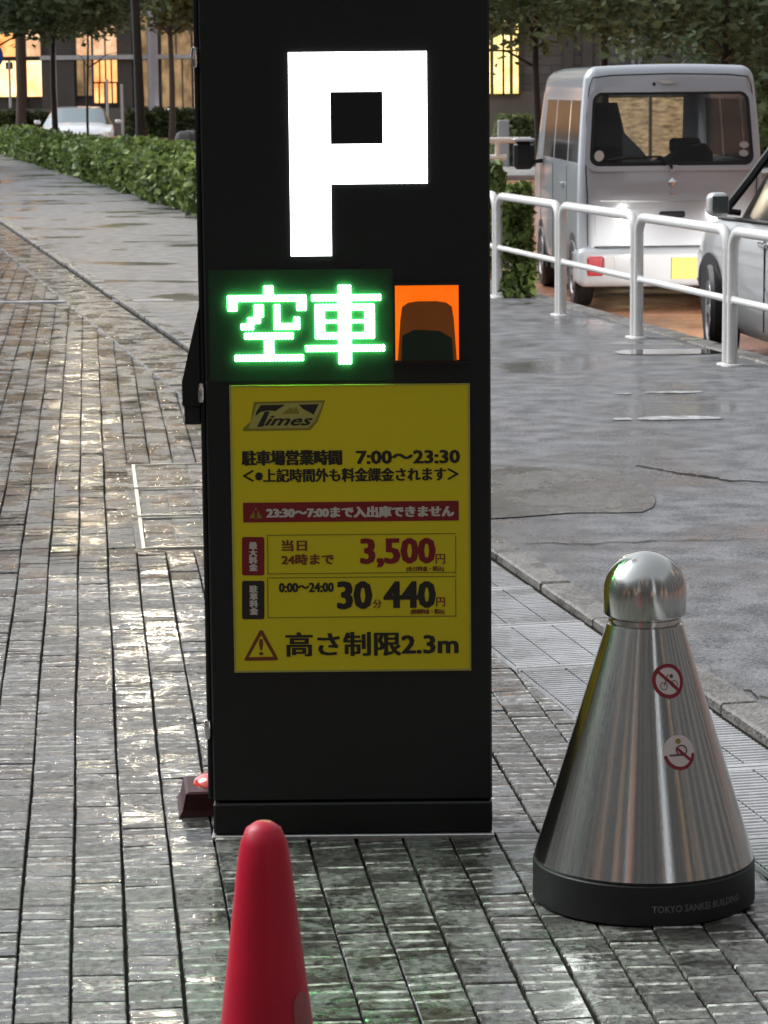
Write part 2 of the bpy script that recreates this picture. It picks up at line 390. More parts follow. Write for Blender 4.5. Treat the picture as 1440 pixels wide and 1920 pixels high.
def paver_mesh(i, ln=.15, w=.0995, segs=3, ribs=True):
    """a ribbed stone paver: worn paler ribs across it, the courses between them a little uneven"""
    r = random.Random(i); mb = MB(); hw = w/2-.0026
    L0 = -ln/2+.0032; step = (ln-.0064)/segs; rw = .0065
    flatp = r.random() < .25
    rows = []; mi = []; y = L0
    for k in range(segs):
        za = -r.uniform(0, .0018); zb = za + r.uniform(-.0018, .0022)
        if flatp and r.random() < .8: zb = za
        rows += [(y+.002, za), (y+step-rw-.001, zb)]; mi += [0]
        kind = r.random() if k < segs-1 else 0
        if ribs and kind < (.15 if flatp else .62):
            h = r.uniform(.0005, .0018)
            rows[-1] = (y+step-rw-.0045, zb); rows += [(y+step-rw+.001, zb+h), (y+step-.0015, zb+h)]; mi += [1, 1]
            if k < segs-1: mi += [0]
        elif k < segs-1 and not ribs: rows += [(y+step, -.004)]; mi += [0, 0]
        elif k < segs-1: mi += [0]
        y += step
    n0 = len(rows); mi = mi[:n0-1] + [0]*(n0-1-len(mi))
    rows = [(L0, -.016), (L0, rows[0][1]-.0025)] + rows + [(-L0, rows[-1][1]-.003), (-L0, -.016)]; mi = [0, 0] + mi + [0, 0]
    tw = r.uniform(-.0014, .0014); vs = []; fs = []; mm = []
    for (yy, z) in rows:
        bot = z < -.01
        vs += [(-hw, yy, -.016 if bot else z-.003), (-hw+.002, yy, z-tw), (hw-.002, yy, z+tw), (hw, yy, -.016 if bot else z-.003)]
    for j in range(len(rows)-1):
        for c in range(3): fs.append((j*4+c, j*4+c+1, (j+1)*4+c+1, (j+1)*4+c)); mm.append(mi[j])
    lo = len(vs)
    for j in range(len(rows)): vs += [(-hw, rows[j][0], -.016), (hw, rows[j][0], -.016)]
    for j in range(len(rows)-1):
        fs.append((j*4, (j+1)*4, lo+2*(j+1), lo+2*j)); fs.append((j*4+3, lo+2*j+1, lo+2*(j+1)+1, (j+1)*4+3)); mm += [0, 0]
    mb.add(vs, fs); mb.mi = mm; return mb
NV = 20
pm = [paver_mesh(i) for i in range(NV)]
def two(me, mm):
    me.materials.append(M['ridge']); me.polygons.foreach_set('material_index', mm); me.update(); return me
pmesh = [two(p.mesh('paver', M['paver']), p.mi) for p in pm]
def paver_spots():
    for col in range(-100, 30):
        cr = random.Random(col*31+5); off = cr.random()*.15; drift = 0
        for row in range(-28, 220):
            a = row*.15 + off
            drift = .0016*sin(a*3+col)
            p = Q0 + n2*((col+.5)*.0995 + drift) + e2*a
            rel = p - K0; b = rel.dot(N)
            if b > -.26 or p.y < 1.6: continue
            vis = 720 + 5200*p.x/max(p.y, .1)
            if vis < -260 - 6500/max(p.y, 1) or vis > 2100 or p.y > 37: continue
            yield p, col, row
spots = sorted(paver_spots(), key=lambda t: abs(t[0].y-4.0) if t[0].y > 4.2 and 720+5200*t[0].x/t[0].y > -60 and 720+5200*t[0].x/t[0].y < 1500 else 50+abs(t[0].y))
COVERS = [(9.62, 10.22), (10.32, 10.92), (11.02, 11.62)]
def in_cover(p):
    rel = p - Q0; a = rel.dot(e2); b = rel.dot(n2)
    return 4.93 < a < 7.2 and -.03 < b < .82
spots = [s for s in spots if not in_cover(s[0])]
for p, col, row in spots[:290]:
    o = link('paver', rnd.choice(pmesh), bed, loc=(p.x, p.y, rnd.uniform(-.001, .001)), rz=PA + rnd.uniform(-.006, .006))
    o.rotation_euler.x = rnd.uniform(-.006, .006); o.rotation_euler.y = rnd.uniform(-.008, .008)
pf = [paver_mesh(40+i, segs=2 if i % 2 else 1, ribs=False) for i in range(NV)]
rest = MB(); rmi = []; ca, sa = cos(PA), sin(PA)
for p, col, row in spots[290:]:
    src = rnd.choice(pf if p.y > 9 else pm); z0 = rnd.uniform(-.0015, .0015); ti = rnd.uniform(-.010, .010)
    rest.add([(p.x + x*ca - y*sa, p.y + x*sa + y*ca, z + z0 + y*ti) for x, y, z in src.v], src.f); rmi += src.mi
two(rest.build('paver_field', M['paver_s'], bed, kind='stuff').data, rmi)
# kerb line: granite stones, and the grooved gutter covers on their near side
kb = MB().add([K(-14, -.38, -.012), K(-14, .12, -.012), K(66, .12, -.012), K(66, -.38, -.012)], [(0, 1, 2, 3)]).build('kerb_bed', M['bed'], kind='structure')
km = [MB().box(.006, .108, -.297, .297, -.01, .022+.003*i, .006).mesh('kerb_stone', M['granite'], False) for i in range(3)]
for k in range(-14, 70):
    a = .3 + k*.6; x, y, z = K(a, 0)
    link('kerb_stone', rnd.choice(km), kb, loc=(x, y, rnd.uniform(-.002, .002)), rz=KA+rnd.uniform(-.004, .004))
def cover_mesh(i):
    mb = MB(); r = random.Random(i); L = .592; mb.box(-.374, -.026, -L/2, L/2, -.011, -.001)
    n = 24; st = L/n
    for k in range(n):
        if k in (0, n-1): mb.box(-.374, -.026, -L/2+k*st, -L/2+(k+1)*st, -.001, .004); continue
        y = -L/2+k*st+.004
        for (x0, x1) in ((-.37, -.252), (-.246, -.13), (-.124, -.03)):
            zt = .004 + r.uniform(-.0004, .0004)
            mb.add([(x0, y, -.001), (x1, y, -.001), (x1, y+.005, zt), (x0, y+.005, zt), (x0, y+st-.009, zt), (x1, y+st-.009, zt), (x1, y+st-.004, -.001), (x0, y+st-.004, -.001)],
                   [(0, 1, 2, 3), (3, 2, 5, 4), (4, 5, 6, 7)])
    return mb
cm = [cover_mesh(i).mesh('gutter_cover', M['cover']) for i in range(3)]
for k in range(-12, 3):
    a = .3 + k*.6; x, y, z = K(a, 0)
    link('gutter_cover', rnd.choice(cm), kb, loc=(x, y, .008), rz=KA)
gp = MB(); a = 1.805; row = 0; ck, sk = cos(KA), sin(KA)
while a < 40:
    L = .098
    for j, (x0, x1) in enumerate(((-.376, -.256), (-.252, -.132), (-.128, -.034)) if row % 2 else ((-.376, -.316), (-.312, -.192), (-.188, -.068), (-.064, -.034))):
        zt = .010 + rnd.uniform(-.002, .002); tl = rnd.uniform(-.002, .002)
        o0 = len(gp.v); gp.box(x0, x1, a, a+L-.005, -.01, zt, .003)
        for i in range(o0, len(gp.v)):
            x, y, z = gp.v[i]; z += tl*((y-a)/L) if z > 0 else 0
            gp.v[i] = (K0.x + x*ck - y*sk, K0.y + x*sk + y*ck, z)
    a += L; row += 1
gp.build('gutter_paving', M['paver_s'], kb, kind='stuff')
# far kerb of the footway, stepping down to the road
fk = MB().add([K(-14, 3.06, -.16), K(-14, 3.22, -.16), K(70, 3.22, -.16), K(70, 3.06, -.16)], [(0, 1, 2, 3)]).build('road_kerb_bed', M['bed'], kind='structure')
km2 = MB().box(3.065, 3.215, -.497, .497, -.15, .012, .01).mesh('kerb_stone', M['granite'], False)
for k in range(2, 60):
    x, y, z = K(k*1.0, 0); link('kerb_stone', km2, fk, loc=(x, y, 0), rz=KA)

M['water'] = mat('standing_rain_water', (.06, .055, .05), .08, bump=.03, scale=25, coat=1)
M['patch'] = wet('brown_asphalt_patch', (.05, .045, .04), (.25, .235, .21), rlo=.08, rhi=.4, gscale=120, mott=40)
def blob(name, cx, cy, rx_, ry_, m, sq=2, seed=1, z=.004, rz=0):
    r = random.Random(seed); n = 40; pts = []
    for k in range(n):
        t = 2*pi*k/n; q = (abs(cos(t))**sq + abs(sin(t))**sq)**(-1/sq)*(1+.10*sin(3*t+seed)+r.uniform(-.05, .05)*(sq < 4))
        pts.append((cx+rx_*q*cos(t), cy+ry_*q*sin(t), z))
    return sheet(name, pts, m)
blob('asphalt_patch', .60, 10.85, .40, .66, M['patch'], 8, 2)
M['worn'] = wet('painted_reflection_white', (.22, .22, .22), (.70, .70, .70), mottf=.9, mott=25)  # pale patches: the lit van's bright reflection put into the asphalt's colour
for c_ in ((1.40, 13.22, .20, .075, 3), (1.13, 13.2, .045, .05, 4), (1.50, 14.35, .15, .045, 5), (1.22, 14.3, .05, .04, 6)): blob('painted_reflection', c_[0], c_[1], c_[2], c_[3], M['worn'], 2.6, c_[4])  # pale patches imitating the lit van's reflection, not wear
blob('puddle', 1.75, 16.55, .42, .16, M['water'], 2.2, 8, .005)
def crack(pts, w_, z=.003):
    vs = []; r = random.Random(len(pts)); q = []
    for (x0, y0), (x1, y1) in zip(pts, pts[1:]):
        for k in range(6): q.append((x0+(x1-x0)*k/6 + r.uniform(-.006, .006), y0+(y1-y0)*k/6 + r.uniform(-.02, .02)))
    for i, (x, y) in enumerate(q):
        w2 = w_*r.uniform(.3, 1)*(1-abs(2*i/len(q)-1)**3); vs += [(x-w2*.3, y-w2, z), (x+w2*.3, y+w2, z)]
    return MB().add(vs, [(2*i, 2*i+2, 2*i+3, 2*i+1) for i in range(len(q)-1)]).build('asphalt_crack', M['bed'], kind='structure')
crack([(1.01, 11.43), (1.05, 11.55), (1.15, 11.38), (1.29, 11.2), (1.38, 11.08), (1.6, 11.02)], .022)
crack([(.42, 9.58), (.72, 9.55), (1.0, 9.60), (1.35, 9.62)], .010)
crack([(.93, 7.2), (.96, 7.08), (1.02, 6.98), (1.1, 6.86)], .012)
ej = MB().box(-3.6, -1.62, 21.02, 21.10, -.01, .006, .001).build('expansion_joint', M['column'], bed)
# three inspection covers let into the paving left of the sign
cov0 = None
for i, (lab, a0) in enumerate((('nearest of three paver filled steel inspection covers left of the sign', 4.95),
                ('middle of three paver filled steel inspection covers left of the sign', 5.70),
                ('farthest of three paver filled steel inspection covers left of the sign', 6.45))):
    p = Q0 + e2*a0 + n2*.02
    if i == 0:
        t = thing('inspection_cover', lab, 'manhole cover', (p.x, p.y, 0), PA, 'inspection covers in the paving')
        W_, L_ = .80, .70; f = MB()
        f.box(0, W_, 0, .012, -.014, .004); f.box(0, W_, L_-.012, L_, -.014, .004); f.box(0, .012, .012, L_-.012, -.014, .004); f.box(W_-.012, W_, .012, L_-.012, -.014, .004)
        MB().box(-.09, W_+.09, -.06, L_+.06, -.02, -.0035).build('cover_surround', M['paver_s'], t)
        f.build('steel_frame', M['steel'], t)
        for r_ in range(6):
            for c_ in range(7):
                y0 = .014 + r_*.112; x0 = .014 + c_*.1105
                b = MB().box(x0, x0+.108, y0, y0+.1095, -.014, -.001+rnd.uniform(-.0015, .0015), .003).build('paver', M['paver'], t)
        cov0 = t
    else:
        t = copy_tree(cov0); t.location = (p.x, p.y, 0); t['label'] = lab
# ------------------------------------------------------------------ the parking sign
PX, PY = -.081, 5.755
def U(px, py): dx = px-720; dy = py-960; return -.00842978+.00111969*dx-1.09101e-05*dy+3.25143e-08*dx*dy-3.99e-10*dy*dy - PX
def V(px, py): dx = px-720; dy = py-960; return .700362-1.07486e-05*dx-.00113277*dy-3.12e-10*dx*dy-3.26937e-08*dy*dy
sign = thing('parking_sign', 'tall black parking sign pillar with lit white P, green display and yellow price panel', 'parking sign', (PX, PY, 0))
HW = .2975; D = .16
b = MB(); b.box(-HW, HW, 0, D, .078, 2.05, .004); b.build('cabinet', M['black'], sign)
b = MB(); b.box(-HW-.012, -HW-.0005, .02, D-.002, .080, 2.045, .003); b.build('door_flange', M['black2'], sign)
b = MB(); b.box(-HW, HW, -.003, D+.002, .006, .0745, .004); b.build('plinth', M['black2'], sign)
b = MB(); b.box(-HW-.004, HW+.004, -.012, D+.01, -.004, .006, .002); b.build('base_plate', M['steel'], sign)
# lit P
f = -.004
pp = [U(540, 97), U(800, 97), U(619, 172), U(718, 270), U(622, 420)]
x0, x1, xh0, xh1, xs = pp
z1, z0, zh1, zh0, zb = V(670, 97), V(670, 345), V(668, 172), V(668, 270), V(580, 480)
pb = MB()
for (a, c, e, g) in ((x0, xs-.0005, zb, z0), (x0, xh0, z0, z1), (xh0, xh1, zh1, z1), (xh0, xh1, z0, zh0), (xh1, x1, z0, z1)):
    pb.box(a, c, f, .0, e, g)
pb.build('lit_letter', M['p_light'], sign, label='lit white letter P')
b = MB(); b.box(xh0+.0015, xh1-.0015, -.0035, -.0005, zh0+.0015, zh1-.0015); b.build('letter_hole_plate', M['black'], sign)
# green LED display: recessed board with two dot-matrix characters
lx0, lx1, lz0, lz1 = U(392, 600), U(737, 600), V(570, 714), V(570, 505)
b = MB(); b.box(lx0, lx1, -.0015, .0, lz0, lz1); board = b.build('display_board', M['ledpanel'], sign)
def fill(s, r0, r1, c0, c1):
    for r in range(r0, r1+1):
        for c in range(c0, c1+1): s.add((r, c))
k1 = set(); fill(k1, 0, 2, 11, 13); fill(k1, 3, 4, 0, 23); fill(k1, 5, 7, 0, 2); fill(k1, 5, 7, 21, 23)
fill(k1, 6, 9, 8, 10); fill(k1, 10, 11, 6, 9); fill(k1, 12, 13, 4, 7); fill(k1, 6, 11, 14, 15); fill(k1, 12, 13, 14, 21); fill(k1, 10, 11, 20, 21)
fill(k1, 15, 16, 5, 19); fill(k1, 17, 21, 11, 13); fill(k1, 22, 23, 2, 22)
k2 = set(); fill(k2, 0, 24, 10, 13); fill(k2, 3, 4, 2, 22); fill(k2, 6, 7, 3, 20); fill(k2, 6, 16, 3, 5); fill(k2, 6, 16, 18, 20)
fill(k2, 11, 11, 3, 20); fill(k2, 15, 16, 3, 20); fill(k2, 19, 20, 0, 23)
for dots, px0, px1, ch in ((k1, 427, 575, '空'), (k2, 572, 721, '車')):
    mb = MB(); ua, ub = U(px0, 610), U(px1, 610); pit = (ub-ua)/24
    for (r, c) in sorted(dots):
        x = ua + (c+.5)*pit; z = V(570, 535) - (r+.5)*pit*.955
        R0 = pit*.50
        prof = [(R0, -.0015), (R0, -.004), (R0*.8, -.0062), (R0*.35, -.0073), (.0001, -.0075)]
        mb.lathe(prof, 7, (x, 0, z), 'y')
    mb.build('led_character', M['led'], sign, smooth='all', label='lit green LED character '+ch)
# amber lamp in its window
ax0, ax1, az0, az1 = U(741, 600), U(860, 600), V(800, 675), V(800, 535)
b = MB(); b.box(ax0, ax1, -.002, .0, az0, az1); lamp = b.build('amber_lamp', M['amberlit'], sign)
aw = ax1-ax0; ah = az1-az0
dome = [(ax0+aw*.035, az0-.0), (ax1-aw*.035, az0-.0), (ax1-aw*.08, az0+ah*.55), (ax1-aw*.11, az0+ah*.72), (ax1-aw*.2, az0+ah*.775), (ax1-aw*.35, az0+ah*.795), (ax0+aw*.35, az0+ah*.795), (ax0+aw*.2, az0+ah*.775), (ax0+aw*.11, az0+ah*.72), (ax0+aw*.08, az0+ah*.55)]
b = MB(); b.prism(dome, -.018, -.002); d_ = b.build('lamp_dome', M['amberdark'], lamp); fixn(d_)
b = MB(); b.prism([(ax0+aw*.09, az0), (ax1-aw*.09, az0), (ax1-aw*.11, az0+ah*.30), (ax1-aw*.3, az0+ah*.40), (ax0+aw*.3, az0+ah*.42), (ax0+aw*.11, az0+ah*.34)], -.0205, -.0182); fixn(b.build('lamp_socket', M['ledpanel2'], lamp))
for k in range(2, 5):
    z = az0+ah*(.30+.1*k); MB().box(ax0+aw*.14, ax1-aw*.14, -.0205, -.018, z, z+.003).build('dome_rib', M['amberdark'], lamp)
b = MB(); b.box(ax0-.004, ax1+.022, -.010, .0, az0-.008, az0-.003); b.build('lamp_ledge', M['trim'], sign)
b = MB(); b.box(ax0-.004, ax1+.004, -.009, .0, az1+.0005, az1+.006); b.build('lamp_hood', M['trim'], sign)
# yellow price panel with its print
yx0, yx1, yz0, yz1 = U(435, 990), U(882, 990), V(660, 1258), V(660, 720.5)
b = MB(); b.box(yx0, yx1, -.005, .0, yz0, yz1, .001); panel = b.build('price_panel', M['yellow'], sign)
b = MB(); e_ = .004
for (a, c, g, h) in ((yx0, yx1, yz0, yz0+e_), (yx0, yx1, yz1-e_*.6, yz1), (yx0, yx0+e_, yz0+e_, yz1-e_*.6), (yx1-e_, yx1, yz0+e_, yz1-e_*.6)): b.box(a, c, -.0062, -.0051, g, h)
b.build('panel_border', M['paleink'], panel)
YF = -.0056
def tx(body, x0, y1, x1, y0, m, bold=.02, **kw):      # drawing units of the panel artwork, (left, top, right, bottom)
    cx, cy = (x0+x1)/2, (y0+y1)/2
    hv = {.02: .0009, .028: .0014, .03: .0012, .01: .0004, .04: .0009, .055: .0022, .06: .0024, .05: .0007}[bold]*(1.5 if (y1-y0) < 0 else 1)
    return text(body, (U(x0, cy), V(cx, y0), U(x1, cy), V(cx, y1)), M[m], panel, kw.pop('y', YF), 0, heavy=hv, **kw)
def rect(name, x0, y1, x1, y0, m, y=-.0054, t=.0003, par=None):
    cx, cy = (x0+x1)/2, (y0+y1)/2
    return MB().box(U(x0, cy), U(x1, cy), y, y+t, V(cx, y0), V(cx, y1)).build(name, M[m], par or panel)
def poly(name, pts, m, y=-.0056):
    o = MB().add([(U(x, z), y, V(x, z)) for x, z in pts], [tuple(range(len(pts)))]).build(name, M[m], panel); return o
# logo
poly('logo_plate', [(476, 753), (610, 750), (596, 790), (582, 806), (457, 808), (455, 803), (470, 790)], 'oliveink', -.0053)
poly('logo_field', [(482, 757), (606, 754), (590, 789), (578, 802), (466, 803)], 'paleink', -.0055)
poly('logo_bar', [(489, 759), (535, 758), (517, 770), (502, 769), (488, 772), (479, 780), (481, 771)], 'ink', -.0058)
poly('logo_bar', [(560, 758), (598, 757), (588, 777), (578, 771), (568, 766)], 'ink', -.0058)
poly('logo_mark', [(528, 776), (544, 763), (550, 766), (556, 762), (562, 775)], 'oliveink', -.0057)
poly('logo_bar', [(497, 771), (506, 771), (494, 799), (482, 800)], 'ink', -.0059)
tx('imes', 497, 779, 586, 797, 'ink', .05, shear=.45, y=-.0059)
tx('駐車場営業時間', 455, 844, 640, 871, 'ink', .028)
tx('7:00～23:30', 669, 844, 861, 868, 'ink', .03)
tx('＜※上記時間外も料金課金されます＞', 456, 877, 859, 902, 'ink', .02)
rect('print_bar', 456, 940, 860, 977, 'redink', -.0056)
poly('warning_mark', [(468, 971), (480, 950), (492, 971)], 'oliveink', -.0059)
tx('!', 478.5, 955, 481.5, 969, 'redink', .03, y=-.0062)
tx('23:30～7:00まで入出庫できません', 501, 949, 850, 969, 'whiteink', .03, y=-.0059)
def rrect(name, x0, y0, x1, y1, m, y, r=4):
    pts = []
    for cx, cy, a0 in ((x1-r, y0+r, -90), (x1-r, y1-r, 0), (x0+r, y1-r, 90), (x0+r, y0+r, 180)):
        for k in range(4): a = R(a0 + 30*k); pts.append((cx + r*cos(a), cy + r*sin(a)))
    return poly(name, pts, m, y)
def outline(x0, y0, x1, y1, w=1.6):
    mb = MB()
    for (a, c, e, g) in ((x0, y0, x1, y0+w), (x0, y1-w, x1, y1), (x0, y0+w, x0+w, y1-w), (x1-w, y0+w, x1, y1-w)):
        mb.box(U(a, c), U(e, c), -.0058, -.0056, V(a, g), V(a, c))
    return mb.build('print_frame', M['oliveink'], panel)
outline(501, 1002, 855, 1076); outline(501, 1082, 855, 1158)
rrect('print_tab', 454, 1006, 496, 1078, 'redink', -.0056); rrect('print_tab', 454, 1088, 496, 1160, 'ink', -.0056)
tx('最大料金', 468, 1016, 482, 1069, 'whiteink', .02, y=-.0059, vertical=True)
tx('駐車料金', 469, 1097, 483, 1151, 'whiteink', .02, y=-.0059, vertical=True)
tx('当日', 529, 1012, 575, 1032, 'brownink', .02); tx('24時まで', 529, 1038, 625, 1058, 'brownink', .04)
tx('3,500', 678, 1009, 814, 1062, 'redink', .055); tx('円', 817, 1038, 834, 1056, 'brownink', .01)
tx('(全日料金・税込)', 762, 1061, 832, 1071, 'brownink', .01)
tx('0:00～24:00', 524, 1092, 625, 1109, 'ink', .04)
tx('30', 635, 1090, 695, 1140, 'ink', .06); tx('分', 700, 1123, 715, 1139, 'brownink', .01)
tx('440', 722, 1090, 814, 1138, 'ink', .06); tx('円', 818, 1119, 834, 1136, 'brownink', .01)
tx('(昼間料金・税込)', 770, 1141, 833, 1151, 'brownink', .01)
poly('warning_mark', [(458, 1236), (487, 1181), (493, 1181), (522, 1234), (519, 1237), (461, 1238)], 'brownink', -.0056)
poly('warning_face', [(467, 1231), (490, 1190), (513, 1230)], 'yellow', -.0059)
tx('!', 487, 1197, 493, 1227, 'brownink', .04, y=-.0062)
tx('高さ制限2.3m', 537, 1184, 858, 1228, 'ink', .028)
# hinges and the sloping side hood
for z in (1.646, .955, .235):
    h = MB(); h.lathe([(.0001, -.022), (.006, -.02), (.008, -.012), (.008, .012), (.006, .02), (.0001, .022)], 12, (-HW-.009, .008, z)); hg = h.build('hinge', M['chrome'], sign, smooth=True)
    MB().box(-HW-.017, -HW-.001, .010, .03, z-.02, z+.006, .002).build('hinge_leaf', M['trim'], hg)
b = MB(); b.prism([(-HW-.0125, 1.13), (-HW-.05, .978), (-HW-.05, .925), (-HW-.0125, .925)], .02, .11); fixn(b.build('side_hood', M['black2'], sign))
b = MB(); b.box(-HW-.047, -HW-.013, .03, .10, .885, .9245, .002); b.build('side_speaker', M['trim'], sign)
MB().box(-.16, .16, D, D+.02, .5, 1.6).build('rear_door', M['black2'], sign)

# rubber weight with a red lamp behind the sign's left foot
w = thing('rubber_weight', 'dark red rubber foot with a red round lens, sticking out behind the sign', 'weight', (-.36, 6.02, 0), R(6))
mb = MB(); v = []
for (s, z) in ((1, 0), (.93, .012), (.86, .048), (.80, .052)):
    v.append([(-.115*s, -.085*s, z), (.115*s, -.085*s, z), (.115*s, .095*s, z), (-.115*s, .095*s, z)])
mb.add([p for r_ in v for p in r_], [(i*4+k, i*4+(k+1) % 4, (i+1)*4+(k+1) % 4, (i+1)*4+k) for i in range(3) for k in range(4)] + [(12, 13, 14, 15), (3, 2, 1, 0)])
mb.build('weight_block', M['maroon'], w)
mb = MB(); mb.lathe([(.05, .052), (.046, .062), (.03, .072), (.0001, .076)], 20, (-.03, .01, 0)); mb.build('red_lens', M['redlens'], w, smooth=True)

# red traffic cone in front
cn = thing('traffic_cone', 'plain red traffic cone standing in front of the parking sign', 'traffic cone', (-.155, 3.275, 0), R(12))
prof = [(.112, .03), (.108, .04), (.104, .06), (.0795, .25), (.0555, .456), (.040, .585), (.033, .648), (.0285, .675), (.0215, .692), (.011, .6995), (.0001, .701)]
MB().lathe(prof, 56).build('cone_body', M['red'], cn, smooth='all')
b = MB(); b.box(-.17, .17, -.17, .17, 0, .03, .008); b.build('cone_base', M['red'], cn)
mb = MB(); gx = []                                   # worn sticker wrapped on the cone
def cone_r(z): 
    for (r0, a), (r1, c) in zip(prof, prof[1:]):
        if a <= z <= c: return r0 + (r1-r0)*(z-a)/(c-a)
    return .05
for i in range(9):
    for j in range(9):
        th = R(-62 + 34*i/8); z = .40 + .095*j/8 - .012*((i-4)/4)**2*(1 if j == 8 else 0)
        r_ = cone_r(z) + .0008; gx.append((r_*cos(th), r_*sin(th), z))
mb.add(gx, [(i*9+j, (i+1)*9+j, (i+1)*9+j+1, i*9+j+1) for i in range(8) for j in range(8)])
mb.build('worn_sticker', M['scuff'], cn, smooth='all')

# stainless cone bollard
BX, BY, BR = .497, 5.30, .2165
bo = thing('stainless_bollard', 'cone shaped brushed steel bollard with domed cap and two round stickers', 'bollard', (BX, BY, 0))
mb = MB(); mb.lathe([(BR-.004, 0), (BR+.002, .004), (BR+.001, .078), (BR-.004, .082), (.19, .083)], 96); mb.build('rubber_base', M['rubber'], bo, smooth=True)
CZ0, CZ1, CR0, CR1 = .083, .548, BR-.001, .0735
mb = MB(); mb.lathe([(CR0-.003, CZ0-.001), (CR0, CZ0+.003), (CR1, CZ1), (CR1-.006, CZ1+.001)], 96); mb.build('steel_cone', M['stainless'], bo, smooth=True)
mb = MB(); mb.lathe([(.0665, CZ1), (.0665, CZ1+.005), (.071, CZ1+.006), (.071, CZ1+.012), (.066, CZ1+.013), (.066, CZ1+.017)], 64); mb.build('neck_ring', M['stainless'], bo, smooth=True)
zc = CZ1+.017; pr = [(.066, zc), (.0785, zc+.001), (.0805, zc+.004), (.081, zc+.046)]
for k in range(1, 15):
    t = k/14*pi/2; pr.append((max(1e-4, .081*cos(t)), zc+.046+.078*sin(t)))
mb = MB(); mb.lathe(pr, 72); mb.build('domed_cap', M['stainless'], bo, smooth=True)
sl_ = (CR1-CR0)/(CZ1-CZ0)
def onc(th0, z0, off):
    def f(s, t):
        z = z0 + t*.96; r_ = CR0 + sl_*(z-CZ0) + off; th = th0 + s/r_
        return (r_*sin(th), -r_*cos(th), z)
    return f
def disc(fn, r0, r1, m, parent, name, n=36, rings=3):
    vs = []; fs = []
    for i in range(rings+1):
        r_ = r0 + (r1-r0)*i/rings
        vs += [fn(r_*cos(2*pi*k/n), r_*sin(2*pi*k/n)) for k in range(n)]
    for i in range(rings):
        for k in range(n): k2 = (k+1) % n; fs.append((i*n+k, (i+1)*n+k, (i+1)*n+k2, i*n+k2))
    return MB().add(vs, fs).build(name, m, parent, smooth='all')
def bar(fn, p, q, w_, m, parent, name, n=8):
    p = Vector(p); q = Vector(q); d = (q-p).normalized(); o = Vector((-d.y, d.x))*w_/2; vs = []; fs = []
    for i in range(n+1):
        c = p + (q-p)*i/n; vs += [fn(*(c-o)), fn(*(c+o))]
    for i in range(n): fs.append((2*i, 2*i+2, 2*i+3, 2*i+1))
    return MB().add(vs, fs).build(name, m, parent, smooth='all')
M['stkr'] = mat('sticker_red', (.24, .018, .028), .45); M['stkw'] = mat('sticker_white', (.66, .58, .55), .45); M['stkd'] = mat('sticker_dark', (.12, .06, .06), .5)
def sticker(px, z, kind):
    th = math.asin(px); rr = .0335
    s = disc(onc(th, z, .0008), .0005, rr, M['stkw'], bo, 'round_sticker'); s['label'] = kind
    f1 = onc(th, z, .0014); f2 = onc(th, z, .0018)
    return s, f1, f2, rr
s, f1, f2, rr = sticker(.36, .452, 'no bicycles sticker')
disc(f1, rr*.78, rr, M['stkr'], s, 'red_ring', rings=1); bar(f2, (-rr*.6, rr*.6), (rr*.6, -rr*.6), .006, M['stkr'], s, 'red_slash')
disc(f1, .0065, .0078, M['stkd'], s, 'wheel_mark', rings=1) ; 
s.children[-1].data.transform(Matrix.Identity(4))
f1b = lambda a, c: f1(a-.011, c-.009); f1c = lambda a, c: f1(a+.012, c-.007)
bpy.data.objects.remove(s.children[-1])
disc(f1b, .006, .0076, M['stkd'], s, 'wheel_mark', 20, 1); disc(f1c, .006, .0076, M['stkd'], s, 'wheel_mark', 20, 1)
bar(f1, (-.011, -.009), (-.003, .006), .0018, M['stkd'], s, 'frame_mark', 3); bar(f1, (-.003, .006), (.012, -.007), .0018, M['stkd'], s, 'frame_mark', 3); bar(f1, (-.004, .006), (.001, .013), .0018, M['stkd'], s, 'frame_mark', 3); disc(lambda a, c: f1(a+.007, c+.009), .0005, .004, M['stkd'], s, 'seat_mark', 12, 1)
s, f1, f2, rr = sticker(.385, .320, 'half faded no smoking sticker')
vs = []; fs = []
for k in range(21):
    t = R(180+8 + (164)*k/20); vs += [f1(rr*.8*cos(t), rr*.8*sin(t)), f1(rr*cos(t), rr*sin(t))]
    if k: fs.append((2*k-2, 2*k-1, 2*k+1, 2*k))
MB().add(vs, fs).build('red_ring', M['stkr'], s, smooth='all')
bar(f1, (-.022, -.004), (.006, -.004), .0035, M['stkd'], s, 'cigarette_mark', 5); bar(f2, (-.006, .010), (.024, -.018), .0055, M['stkr'], s, 'red_slash')
disc(lambda a, c: f1(a*1.2+.005, c+.004), .008, .0105, M['stkd'], s, 'smoke_mark', 20, 1); disc(lambda a, c: f1(a*1.2, c+.022), .0005, .005, M['oliveink'], s, 'smoke_mark', 12, 1)
def onb(s_, z): th = s_/(BR+.0025); return ((BR+.0025)*sin(th), -(BR+.0025)*cos(th), z)
M['basetext'] = mat('grey_moulded_letters', (.16, .16, .17), .5)
text('TOKYO SANKEI BUILDING', (-.004, .029, .196, .043), M['basetext'], bo, 0, .012, fn=onb)

